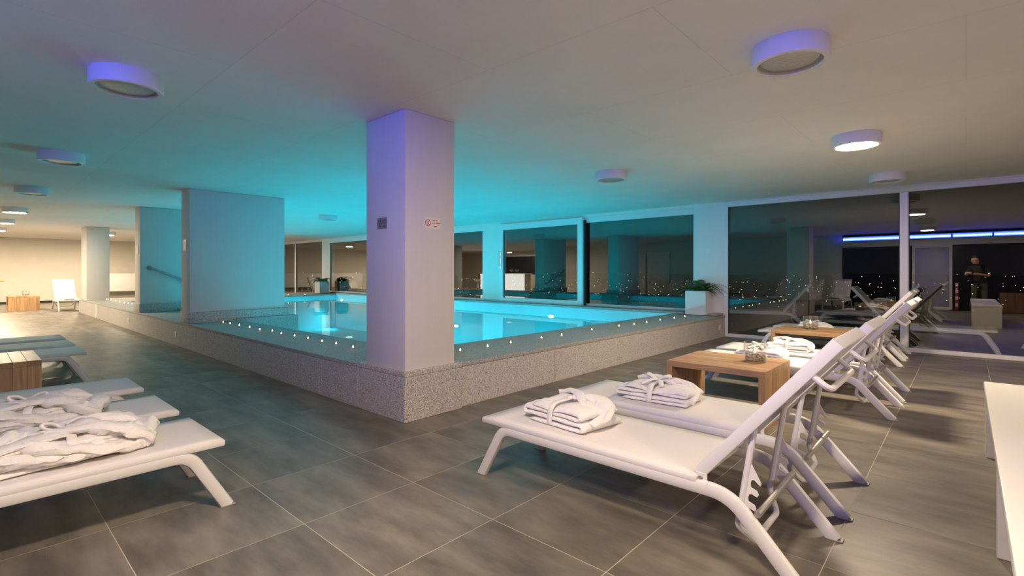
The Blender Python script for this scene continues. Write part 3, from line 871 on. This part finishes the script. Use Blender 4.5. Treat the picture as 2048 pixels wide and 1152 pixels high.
    # collar or sleeve thrown over the top
    def drape(pts, w, th, sd):
        g = G(); P = [Vector(p) for p in pts]; m = len(P); rows = []
        nn = 22
        for i in range(m):
            tg = (P[min(i + 1, m - 1)] - P[max(i - 1, 0)]).normalized(); sdv = tg.cross(Vector((0, 0, 1))).normalized(); upv = sdv.cross(tg)
            f = i / (m - 1); ww = w * (1 - .35 * abs(2 * f - 1) ** 3)
            row = []
            for j in range(nn):
                a = 2 * pi * j / nn
                q = P[i] + sdv * (ww * cos(a)) + upv * (th * sin(a))
                nz = noise.noise(Vector((f * 6 + sd, cos(a) * 2, sin(a) * 2 + sd))); nr = 1 - 2 * abs(noise.noise(Vector((f * 3 + sd, cos(a) * 3.5, sin(a) * 3.5)))); q += upv * (nz * .7 + max(0, nr) * .35) * th + sdv * nz * w * .25
                q.z = max(q.z, .002)
                row.append(g.bm.verts.new(q))
            rows.append(row)
        for i in range(m - 1):
            for j in range(nn): g.bm.faces.new((rows[i][j], rows[i][(j + 1) % nn], rows[i + 1][(j + 1) % nn], rows[i + 1][j]))
        g.bm.faces.new(rows[0][::-1]); g.bm.faces.new(rows[-1])
        return g
    def curve(a, b, c, d, m=18):
        a, b, c, d = map(Vector, (a, b, c, d)); return [a * (1 - f) ** 3 + b * 3 * f * (1 - f) ** 2 + c * 3 * f * f * (1 - f) + d * f ** 3 for f in [i / m for i in range(m + 1)]]
    X, Y_ = lx / 2, ly / 2
    drape(curve((-.05 * X, Y_ * .25, h + .004), (X * .45, Y_ * .9, h + .03), (X * 1.12, Y_ * .75, h * .95), (X * 1.02, -Y_ * .55, h * .28)), .040 * sleeve + .01, .017, seed + 5).obj('sleeve', 'robe', t, ang=80)
    drape(curve((-X * .75, Y_ * .55, h), (-X * .35, Y_ * .95, h + .035), (X * .1, Y_ * .4, h + .03), (X * .5, -Y_ * .1, h + .006)), .032, .014, seed + 9).obj('collar', 'robe', t, ang=80)
    if cross:
        for q, (c4, w_, th_) in enumerate((
            (((-X * 1.0, -Y_ * .4, h * .35), (-X * .9, Y_ * .1, h + .05), (-X * .45, -Y_ * .6, h + .03), (X * .15, -Y_ * .85, h * .8)), .055, .026),
            (((-X * .98, Y_ * .95, h * .3), (-X * .7, Y_ * 1.02, h * 1.0), (-X * .3, Y_ * .6, h * 1.35), (-X * .08, Y_ * .1, h * 1.05)), .062, .030),
            (((-X * .85, Y_ * .98, h * .2), (-X * .3, Y_ * 1.25, h * .35), (X * .15, Y_ * 1.1, h * .7), (X * .55, Y_ * .75, h * .95)), .045, .028),
            (((-X * .35, Y_ * 1.0, h * .55), (X * .1, Y_ * 1.2, h * .25), (X * .6, Y_ * 1.02, h * .5), (X * .98, Y_ * .6, h * .75)), .040, .024),
            (((X * .2, -Y_ * .7, h * .9), (X * .5, -Y_ * .2, h * 1.3), (X * .8, Y_ * .3, h * 1.15), (X * .95, Y_ * .8, h * .6)), .055, .024),
            (((-X * 1.05, -Y_ * .8, h * .2), (-X * 1.15, -Y_ * .1, h * .9), (-X * 1.05, Y_ * .5, h * .8), (-X * .75, Y_ * 1.0, h * .25)), .06, .034))):
            drape(curve(*c4, 22), w_, th_, seed + 12 + q * 2.7).obj('sleeve' if q == 0 else 'loose_fold', 'robe', t, ang=85)
    # belt
    bx = .0; ring = []
    for i in range(40):
        a = 2 * pi * i / 40
        yy = (Y_ * .97 + .008) * abs(cos(a)) ** .35 * (1 if cos(a) > 0 else -1); zz = h * .49 + (h * .49 + .012) * abs(sin(a)) ** .55 * (1 if sin(a) > 0 else -1)
        ring.append((bx + .006 * sin(3 * a), yy, max(zz, .004)))
    G().sweep(ring, [(-.017, -.003), (.017, -.003), (.019, 0), (.017, .004), (0, .006), (-.017, .004), (-.019, 0)], side=(1, 0, 0), closed=True).obj('belt', 'robe', t, ang=70)
    if bowed:
        for s in (-1, 1):
            loop = curve((0, .0, h + .012), (s * .045, -.03, h + .085), (s * .15, .05, h + .06), (s * .015, .012, h + .014), 16)
            G().sweep(loop, [(.017 * cos(k), .009 * sin(k)) for k in [pi * j / 5 for j in range(10)]], side=(.2, 1, .3)).obj('belt_bow', 'robe', t, ang=60)
            tail = curve((0, 0, h + .016), (s * .03, -.03, h + .045), (s * .05, -.08, h + .02), (s * .075, -Y_ * .75, h + .012), 12)
            G().sweep(tail, [(.017 * cos(k), .007 * sin(k)) for k in [pi * j / 5 for j in range(10)]], side=(1, 0, 0)).obj('belt_end', 'robe', t, ang=60)
    G().ico((0, 0, h + .016), .019, 2, (1.1, 1, .7)).obj('belt_knot', 'robe', t)
    return t
SZ = .357
make_robe('r', 1, .46, .35, .122, False, 'loosely folded white bathrobe on the nearest right lounger', (RX + .445, 2.465, SZ), R(-6), 1.25)
make_robe('r', 5, .50, .31, .108, True, 'neatly folded white bathrobe with bow on the second right lounger', (RX + .60, 3.31, SZ), R(4), .8)
make_robe('r', 9, .46, .32, .10, True, 'white bathrobe on the third right lounger behind the candle glass', (RX + .62, 5.60, SZ), R(-4), 1.0)
make_robe('r', 13, .44, .30, .10, False, 'white bathrobe on the fourth right lounger, partly behind the candle glass', (RX + .70, 6.38, SZ), R(5), 1.0)
make_robe('r', 17, .46, .32, .11, True, 'white bathrobe behind the farther oak table', (RX + .50, 8.60, SZ), R(3), 1.0)
make_robe('r', 21, .62, .36, .115, True, 'crumpled white bathrobe tied with a belt on the nearest left lounger', (-3.24, .33, SZ), R(-84), 1.3, True)
make_robe('r', 25, .60, .36, .12, True, 'bulky white bathrobe on the second left lounger behind the nearest robe', (-4.06, .26, SZ), R(-93), 1.3, True)
make_robe('r', 29, .42, .30, .09, False, 'white bathrobe on the lounger by the far pier', (-21.75, 2.35, SZ), R(180), 1.0)

# ================================================================== PLANTERS WITH FERNS
def fern(label, loc, seed, rz=0.0, size=1.0):
    r2 = random.Random(seed)
    t = thing('potted_fern', label, 'potted plant', loc, rz, 'ferns in white cube planters')
    w, h = .20, .475
    g = G()
    g.box((-w, -w, .015), (w, -w + .018, h), .003, 1); g.box((-w, w - .018, .015), (w, w, h), .003, 1)
    g.box((-w, -w + .018, .015), (-w + .018, w - .018, h), .003, 1); g.box((w - .018, -w + .018, .015), (w, w - .018, h), .003, 1)
    g.box((-w + .018, -w + .018, .015), (w - .018, w - .018, .05)); g.obj('planter', 'planter', t)
    G().box((-w + .03, -w + .03, 0), (w - .03, w - .03, .016)).obj('plinth_base', 'black', t, smooth=False)
    G().box((-w + .018, -w + .018, .3), (w - .018, w - .018, h - .03)).obj('soil', 'soil', t, smooth=False)
    for k in range(34):
        a = r2.uniform(0, 2 * pi); L = r2.uniform(.20, .38) * size; lift = r2.uniform(.35, 1.25)
        b = Vector((r2.uniform(-.10, .10), r2.uniform(-.10, .10), h - .03)); m = 15
        d = Vector((cos(a), sin(a), 0)); g = G(); pts = []
        for i in range(m + 1):
            f = i / m; pts.append(b + d * (L * f * cos(lift * (1 - .6 * f))) + Vector((0, 0, L * (sin(lift) * f * 1.05 - .75 * f * f * f))))
        pts = [Vector((p.x, min(p.y, .155 - .05 * abs(p.y - .155) if p.y > .155 else p.y), p.z + max(0, p.y - .155) * .4)) for p in pts]
        g.sweep(pts, [(.0022, 0), (-.0011, .0019), (-.0011, -.0019)], scale=[1 - .7 * i / m for i in range(m + 1)])
        sv = d.cross(Vector((0, 0, 1)))
        for i in range(2, m + 1):
            f = i / m; ll = .045 * sin(pi * min(1, f * .9 + .1)) ** .7 * size + .006; p = pts[i]; tg = (pts[i] - pts[i - 1]).normalized()
            for s in (-1, 1):
                tip = p + sv * (s * ll) + tg * ll * .45 + Vector((0, 0, -ll * .25)); q = p + tg * .012 * size + Vector((0, 0, .001))
                md = (p + tip) / 2 + tg * .007 * size + Vector((0, 0, .004))
                v = [g.bm.verts.new(x) for x in (p - tg * .004, md - tg * .014 * size, tip, md, q)]
                g.bm.faces.new(v)
        g.obj('frond', 'leaf', t, smooth=False)
    return t
fern('fern in white cube planter on the right end of the pool kerb', (-3.885, 9.76, KERB_Z), 4, 0, 1.4)
fern('fern in white cube planter at the far left corner of the pool', (-18.9, 9.60, KERB_Z), 8, 0, 1.4)

# ================================================================== SIGNS, SOCKETS, RAIL
def sign(label, loc, rz, plate, ink, w=.16, h=.095):
    t = thing('prohibition_sign', label, 'sign', loc, rz)   # faces local -y
    G().box((-w / 2, 0, -h / 2), (w / 2, .004, h / 2), .001, 1).obj('plate', plate, t)
    cx, r = -w * .29, h * .27
    G().sweep([(cx + r * cos(a), -.0006, r * sin(a)) for a in [2 * pi * i / 28 for i in range(28)]], [(-.0022, -.0008), (.0022, -.0008), (.0022, .0008), (-.0022, .0008)], side=(0, 1, 0) if False else None, closed=True).obj('ring', ink, t)
    g = G()
    for a, b in (((-.7, .7), (.7, -.7)), ((-.05, -.05), (.42, .55)), ((-.05, -.05), (-.02, -.62)), ((-.4, -.62), (.4, -.62))):
        A_, B_ = Vector((cx + a[0] * r, -.0006, a[1] * r)), Vector((cx + b[0] * r, -.0006, b[1] * r)); dd = (B_ - A_).normalized(); nn = Vector((-dd.z, 0, dd.x)) * .0016
        g.poly([A_ - nn, B_ - nn, B_ + nn, A_ + nn], .001, (0, 1, 0))
    g.obj('crossed_glass_symbol', ink, t, smooth=False)
    r2 = random.Random(2)
    for k, (z, x0, x1, gaps) in enumerate(((.024, .0, .055, (.30, .50)), (.0, -.012, .073, (.28, .45)), (-.024, .012, .045, (.3,)))):
        g = G(); x = x0 * w / .16; e = x1 * w / .16; L = e - x
        f = 0
        while x < e:
            fr_ = (x - x0) / L
            if not any(abs(fr_ - q) < .035 for q in gaps):
                zz = z * h / .095; tall = .0036
                g.box((x, -.001, zz - tall), (x + .0009, 0, zz + tall))
                if r2.random() < .6: g.box((x, -.001, zz + tall - .001 if r2.random() < .5 else zz - tall), (x + .0026, 0, zz + tall if False else zz + tall * .2))
                if r2.random() < .5: g.box((x + .002, -.001, zz - tall), (x + .0029, 0, zz + tall))
            x += .0042
        g.obj('text_line', ink, t, smooth=False)
    return t
sign('white prohibition sign with red print on the right face of the pillar', (-3.4615, 2.775, 1.68), pi / 2, 'signwhite', 'red', .175, .10)
sign('dark grey prohibition sign on the left face of the pillar', (-3.80, 2.4845, 1.68), 0, 'signgrey', 'darkred', .15, .10)
def plate(label, loc, rz, w=.09, h=.09, cat='switch plate', name='switch_plate', m='whitemetal'):
    t = thing(name, label, cat, loc, rz)
    G().box((-w / 2, -.006, -h / 2), (w / 2, 0, h / 2), .004, 1).obj('cover', m, t)
    G().box((-w * .3, -.0085, -h * .34), (w * .3, -.006, h * .34), .001, 1).obj('insert', 'lampwhite', t)
    return t
plate('small white notice on the end of the near partition', (-9.58, 2.488, 1.70), 0, .16, .19, 'notice', 'wall_notice')
plate('small white notice on the end of the handrail partition', (-12.93, 2.488, 1.72), 0, .16, .19, 'notice', 'wall_notice')
plate('white socket plate on the kerb front below the near partition', (-10.0, KERB_Y - .0005, .19), 0, .12, .10)
plate('white socket plate on the kerb front below the handrail partition', (-13.6, KERB_Y - .0005, .19), 0, .12, .10)
plate('tall white cover plate on the kerb front near the far pier', (-17.5, KERB_Y - .0005, .2), 0, .17, .36)
plate('white socket plate on the right kerb end beside the window', (KERB_X + .0005, 9.70, .20), pi / 2, .10, .10)
plate('small engraved notice on the white pier beside the right planter', (-3.80, WIN - .0305, 1.66), 0, .17, .12, 'notice', 'wall_notice', 'whitepaint')
plate('small pink notice on the white pier at the far left corner', (-19.3, WIN - .0305, 1.45), 0, .16, .14, 'notice', 'wall_notice')
t = thing('handrail', 'steel handrail sloping down the partition into the pool', 'handrail', (-12.72, 2.6, 0))
G().tube(fillet([(0, .05, 1.345), (.07, .05, 1.345), (.07, 1.25, .80), (.07, 1.30, .78), (0, 1.30, .78)], .03, 5), .024, 10).obj('rail', 'cap', t)
for y, z in ((.05, 1.345), (1.30, .78)): G().tube([(0, y, z), (.008, y, z)], .05, 16).obj('wall_rose', 'cap', t)

# ================================================================== WHITE BENCH AT RIGHT
t = thing('long_bench', 'long white bench with panel legs at the right edge', 'bench', (.345, 2.8, 0))
G().box((-.255, -1.9, .462), (.255, 1.885, .507), .006, 2).obj('bench_top', 'bench', t)
for y in (1.86, .26, -1.5):
    G().box((-.245, y - .022, .0), (.245, y + .022, .461), .004, 1).obj('panel_leg', 'bench', t)

# ================================================================== FAR LEFT FURNITURE
t = thing('tub_chair', 'cream wicker tub chair at the far left edge of the photo', 'chair', (-22.6, .15, 0), R(60))
g = G(); n = 24; rows = []
for j in range(7):
    f = j / 6; row = []
    for i in range(n + 1):
        a = -2.3 + 4.6 * i / n; hh = .40 + .38 * cos(a / 2.3 * 1.3) ** 2
        rr = .28 + .10 * f; row.append(g.bm.verts.new((rr * cos(a), rr * sin(a), .06 + hh * 1.05 * f)))
    rows.append(row)
for j in range(6):
    for i in range(n): g.bm.faces.new((rows[j][i], rows[j][i + 1], rows[j + 1][i + 1], rows[j + 1][i]))
o = g.obj('shell', 'wicker', t); md = o.modifiers.new('thickness', 'SOLIDIFY'); md.thickness = .03
G().lathe([(0, .30), (.26, .30), (.28, .34), (.27, .40), (.20, .43), (0, .43)], 28).obj('seat_cushion', 'wicker', t)
for a in (.7, 2.4, 3.9, 5.5): G().tube([(.2 * cos(a), .2 * sin(a), .3), (.25 * cos(a), .25 * sin(a), 0)], .015, 8).obj('leg', 'whitemetal', t)
t = thing('round_oak_table', 'round orange oak table top cut by the far left edge', 'table', (-23.3, .62, 0))
G().lathe([(0, .93), (.30, .93), (.31, .945), (.31, .965), (.30, .975), (0, .975)], 32).obj('table_top', 'orange', t)
G().lathe([(0, .93), (.035, .93), (.035, .03), (.22, .02), (.22, 0), (0, 0)], 24).obj('pedestal', 'whitemetal', t)
t = thing('white_screen_panel', 'low white screen panel before the far beige wall', 'screen', (-27.3, 6.2, 0))
G().box((-.03, -2.6, .42), (.03, 2.6, 1.2), .01).obj('panel', 'whitepaint', t)
for y in (-2.2, -.7, .8, 2.2): G().box((-.02, y - .05, 0), (.02, y + .05, .42), .004, 1).obj('post', 'cap', t)
t = thing('wall_speaker', 'dark wall-mounted speaker box on the far beige wall', 'speaker', (XL, 8.6, 1.65))
G().box((.03, -.24, -.14), (.2, .24, .14), .01).obj('cabinet', 'black', t); G().box((0, -.04, -.05), (.04, .04, .18), .004, 1).obj('bracket', 'black', t)
G().lathe([(0, .004), (.08, .0), (.10, .006), (.11, 0)], 24).obj('cone', 'cap', t, (.202, 0, 0), (0, pi / 2, 0))

# ================================================================== BAR (seen mirrored in the pool windows)
t = thing('bar_counter', 'glowing white bar counter, seen mirrored in the pool windows', 'bar', (-21.2, -2.4, 0))
G().box((-1.9, -.02, .06), (1.9, .02, 1.14), .01).obj('backlit_front', 'bar', t)
G().box((-1.95, -.62, 1.14), (1.95, .05, 1.20), .01).obj('counter_top', 'barwhite', t)
G().box((-1.88, -.60, 0), (1.88, -.03, 1.138), .01).obj('body', 'barwhite', t)
def goblet(label, loc):
    t = thing('glass_goblet', label, 'goblet', loc, 0, 'large glass goblets on the bar')
    G().lathe([(0, .0), (.07, .0), (.07, .006), (.012, .012), (.010, .08), (.05, .10), (.12, .15), (.13, .20), (.11, .24), (.105, .24), (.125, .2), (.115, .155), (.05, .108), (0, .1)], 24).obj('bowl', 'clear', t)
goblet('left glass goblet on the glowing bar', (-20.6, -2.7, 1.2)); goblet('right glass goblet on the glowing bar', (-20.15, -2.7, 1.2))
t = thing('bar_stool', 'cream bar stool at the left end of the glowing bar', 'bar stool', (-22.7, -1.75, 0))
G().lathe([(0, .70), (.19, .70), (.21, .74), (.20, .79), (.15, .80), (0, .80)], 24).obj('seat', 'wicker', t)
G().lathe([(0, .70), (.025, .70), (.025, .03), (.2, .02), (.2, 0), (0, 0)], 20).obj('pedestal', 'steel', t)
G().sweep([(.13 * cos(a), .13 * sin(a), .25) for a in [2 * pi * i / 20 for i in range(20)]], [(.01 * cos(k), .01 * sin(k)) for k in [pi * j / 3 for j in range(6)]], closed=True).obj('foot_ring', 'steel', t)
t = sempty('window_6', 'dark window behind the bar, seen mirrored', 'window', (-21, YB - 3.19, 1.1))
G().box((-2.4, 0, 0), (2.4, .02, 1.2)).obj('pane', 'darkwall', t, smooth=False)
g = G(); g.box((-2.5, 0, -.08), (2.5, .05, 0)); g.box((-2.5, 0, 1.2), (2.5, .05, 1.32)); g.box((.6, 0, 0), (.68, .05, 1.2)); g.obj('window_frame', 'frame', t, smooth=False)

# doors and rail behind the camera left, mirrored in the second pool window
t = sempty('door_2', 'white double door in the back wall, seen mirrored in the pool window', 'door', (-11.3, YB, 0))
for x in (-.55, .55):
    G().box((x - .5, 0, .01), (x + .5, .04, 2.1), .004, 1).obj('door_leaf', 'whitepaint', t)
g = G(); g.box((-1.14, 0, 0), (-1.07, .06, 2.2)); g.box((1.07, 0, 0), (1.14, .06, 2.2)); g.box((-1.07, 0, 2.12), (1.07, .06, 2.2)); g.obj('door_frame', 'frame', t, smooth=False)
G().box((-.012, .04, .02), (.012, .046, 2.1)).obj('meeting_strip', 'cap', t, smooth=False)

# ================================================================== FIRE POST AND WOODEN PANEL (mirrored)
t = thing('barrier_post', 'red and white striped post by the glass door, seen mirrored', 'post', (-.22, YB + .16, 0))
for i in range(8): G().lathe([(0, .02 + i * .11), (.04, .02 + i * .11), (.04, .13 + i * .11), (0, .13 + i * .11)], 20).obj('stripe', 'redpaint' if i % 2 == 0 else 'whitepaint', t)
G().lathe([(0, 0), (.16, 0), (.16, .018), (.05, .03), (0, .03)], 24).obj('base', 'black', t)
t = thing('wooden_planter_box', 'brown wooden planter box behind the camera, seen mirrored', 'planter box', (1.5, YB + .35, 0))
for i in range(9): G().box((-.72 + i * .16, .2, .02), (-.72 + i * .16 + .155, .225, .62), .003, 1).obj('board', 'woodred', t)
g = G(); g.box((-.72, -.25, 0), (.72, .2, .60)); g.obj('body', 'woodred', t, smooth=False)

# ================================================================== PHOTOGRAPHER (mirrored)
def person():
    t = thing('person', 'person in black shirt and khaki trousers looking down at a device, mirrored', 'person', (.30, -.62, 0))
    J = {'pel': (0, 0, .93, .145, .105), 'wst': (-.01, .01, 1.08, .145, .105), 'chs': (-.03, .03, 1.30, .165, .115), 'nck': (-.06, .05, 1.46, .062, .060), 'hd0': (-.085, .09, 1.555, .072, .082), 'hd1': (-.10, .115, 1.645, .080, .095), 'hd2': (-.10, .115, 1.70, .058, .07),
         'shL': (-.20, .06, 1.39, .062, .06), 'elL': (-.30, .12, 1.16, .046, .046), 'wrL': (-.26, .33, 1.22, .032, .028), 'shR': (.15, .03, 1.39, .062, .06), 'elR': (.22, .10, 1.14, .046, .046), 'wrR': (-.04, .31, 1.20, .032, .028),
         'hpL': (-.10, 0, .88, .095, .095), 'knL': (-.12, .03, .48, .062, .065), 'anL': (-.13, 0, .09, .043, .05), 'toL': (-.15, .15, .035, .038, .03), 'hpR': (.10, 0, .88, .095, .095), 'knR': (.12, .04, .48, .062, .065), 'anR': (.13, .0, .09, .043, .05), 'toR': (.16, .15, .035, .038, .03)}
    E_ = [('pel', 'wst'), ('wst', 'chs'), ('chs', 'nck'), ('nck', 'hd0'), ('hd0', 'hd1'), ('hd1', 'hd2'), ('chs', 'shL'), ('shL', 'elL'), ('elL', 'wrL'), ('chs', 'shR'), ('shR', 'elR'), ('elR', 'wrR'), ('pel', 'hpL'), ('hpL', 'knL'), ('knL', 'anL'), ('anL', 'toL'), ('pel', 'hpR'), ('hpR', 'knR'), ('knR', 'anR'), ('anR', 'toR')]
    hands = []
    ks = list(J)
    verts = [J[k][:3] for k in ks]; rad = [J[k][3:] for k in ks]; edges = [(ks.index(a), ks.index(b)) for a, b in E_]
    for w, sx in (('wrL', 1), ('wrR', -1)):
        wx, wy_, wz = J[w][:3]; wi = ks.index(w)
        pm = len(verts); verts.append((wx + sx * .035, wy_ + .055, wz + .005)); rad.append((.036, .017)); edges.append((wi, pm))
        for f in range(4):
            a = len(verts); off_ = (f - 1.5) * .019; Lf = (.030, .034, .032, .025)[f]
            verts += [(wx + sx * .05, wy_ + .085 + .002 * f, wz + off_), (wx + sx * (.05 + Lf), wy_ + .10, wz + off_), (wx + sx * (.06 + Lf * 1.2), wy_ + .082, wz + off_)]
            rad += [(.0088, .0088), (.008, .008), (.0075, .0075)]; edges += [(pm, a), (a, a + 1), (a + 1, a + 2)]
        a = len(verts); verts += [(wx + sx * .025, wy_ + .05, wz + .035), (wx + sx * .05, wy_ + .065, wz + .052)]; rad += [(.010, .010), (.0085, .0085)]; edges += [(pm, a), (a, a + 1)]
    me = bpy.data.meshes.new('body'); me.from_pydata(verts, edges, [])
    o = mobj('body', me, None, t)
    sk = o.modifiers.new('skin', 'SKIN'); sk.use_smooth_shade = True
    for v, r in zip(me.skin_vertices[0].data, rad): v.radius = r
    me.skin_vertices[0].data[0].use_root = True
    sb = o.modifiers.new('sub', 'SUBSURF'); sb.levels = 2; sb.render_levels = 2
    dg = bpy.context.evaluated_depsgraph_get(); ev = o.evaluated_get(dg)
    bm_ = bpy.data.meshes.new_from_object(ev)
    o.modifiers.clear(); o.data = bm_
    bm_.materials.clear()
    for k in ('skin', 'shirt', 'khaki', 'black', 'hair'): bm_.materials.append(M[k])
    for p in bm_.polygons:
        c = p.center; p.use_smooth = True
        arm = (abs(c.x + .03) > .20 or c.y > .17) and .9 < c.z < 1.45
        if c.z > 1.50: p.material_index = 0
        elif c.z > .92: p.material_index = 0 if (arm and c.z < 1.26 and (c.y > .13 or c.x < -.24 or c.x > .19)) else 1
        elif c.z > .10: p.material_index = 2
        else: p.material_index = 3
    # hair cap, ears, nose
    g = G(); g.ico((-.105, .085, 1.668), .098, 3, (.86, 1.02, .92))
    for v in g.bm.verts[:]:
        if v.co.z < 1.655 - (v.co.y - .085) * -.55: v.co.z = 1.655 + (v.co.y - .085) * .55 if v.co.z < 1.655 + (v.co.y - .085) * .55 else v.co.z
    g.obj('hair', 'hair', t)
    G().ico((-.10, .205, 1.585), .016, 2, (.8, 1.1, 1.3)).obj('nose', 'skin', t)
    for s in (-1, 1): G().ico((-.10 + s * .083, .09, 1.60), .022, 2, (.4, .8, 1.3)).obj('ear', 'skin', t)
    for s in (-1, 1): G().ico((-.10 + s * .03, .187, 1.615), .009, 1, (1.3, .6, .8)).obj('eye', 'black', t)
    G().box((-.125, .185, 1.545), (-.075, .192, 1.552), .002, 1).obj('mouth', 'darkred', t)
    return t
person()
t = thing('handheld_device', 'small black device held in both hands of the mirrored person', 'device', (.16, -.225, 1.225))
G().box((-.075, -.008, -.04), (.075, .008, .04), .006).obj('case', 'black', t); G().box((-.06, -.0095, -.032), (.06, -.0082, .032), .0005, 1).obj('display', 'cap', t)

# ================================================================== OUTSIDE
g = G(); g.box((-30, WIN + .25, -.14), (12, 16.2, -.02)); struct('floor_terrace', g, 'terrace', 'dark terrace paving outside the windows', smooth=False, cat='terrace')
g = G(); r2 = random.Random(11)
n = 40; rows = []
for j in range(9):
    f = j / 8; row = []
    for i in range(n + 1):
        a = -1.35 + 2.5 * i / n; dd = 22 + 330 * f
        z = -3 - 22 * math.sin(pi * min(1, f * 1.1)) ** .8 + 3 * f * f + 3 * f * noise.noise(Vector((a * 3, f * 2, 0)))
        row.append(g.bm.verts.new((dd * sin(a), dd * cos(a), z)))
    rows.append(row)
for j in range(8):
    for i in range(n): g.bm.faces.new((rows[j][i], rows[j][i + 1], rows[j + 1][i + 1], rows[j + 1][i]))
tag(g.obj('night_valley', 'night'), 'dark valley beyond the terrace at night', 'hillside', kind='structure')
g = G()
for k in range(650):
    a = r2.uniform(-1.3, .45); dd = r2.uniform(120, 300); el = -abs(r2.gauss(.030, .014)) if r2.random() < .85 else r2.uniform(-.03, .0)
    r = dd * r2.choice((.00028, .00036, .0005))
    g.ico((dd * sin(a), dd * cos(a), 1.25 + dd * el), r, 1)
tag(g.obj('city_lights', 'city', smooth=False), 'scattered lights of the town in the valley at night', 'city lights', kind='stuff')
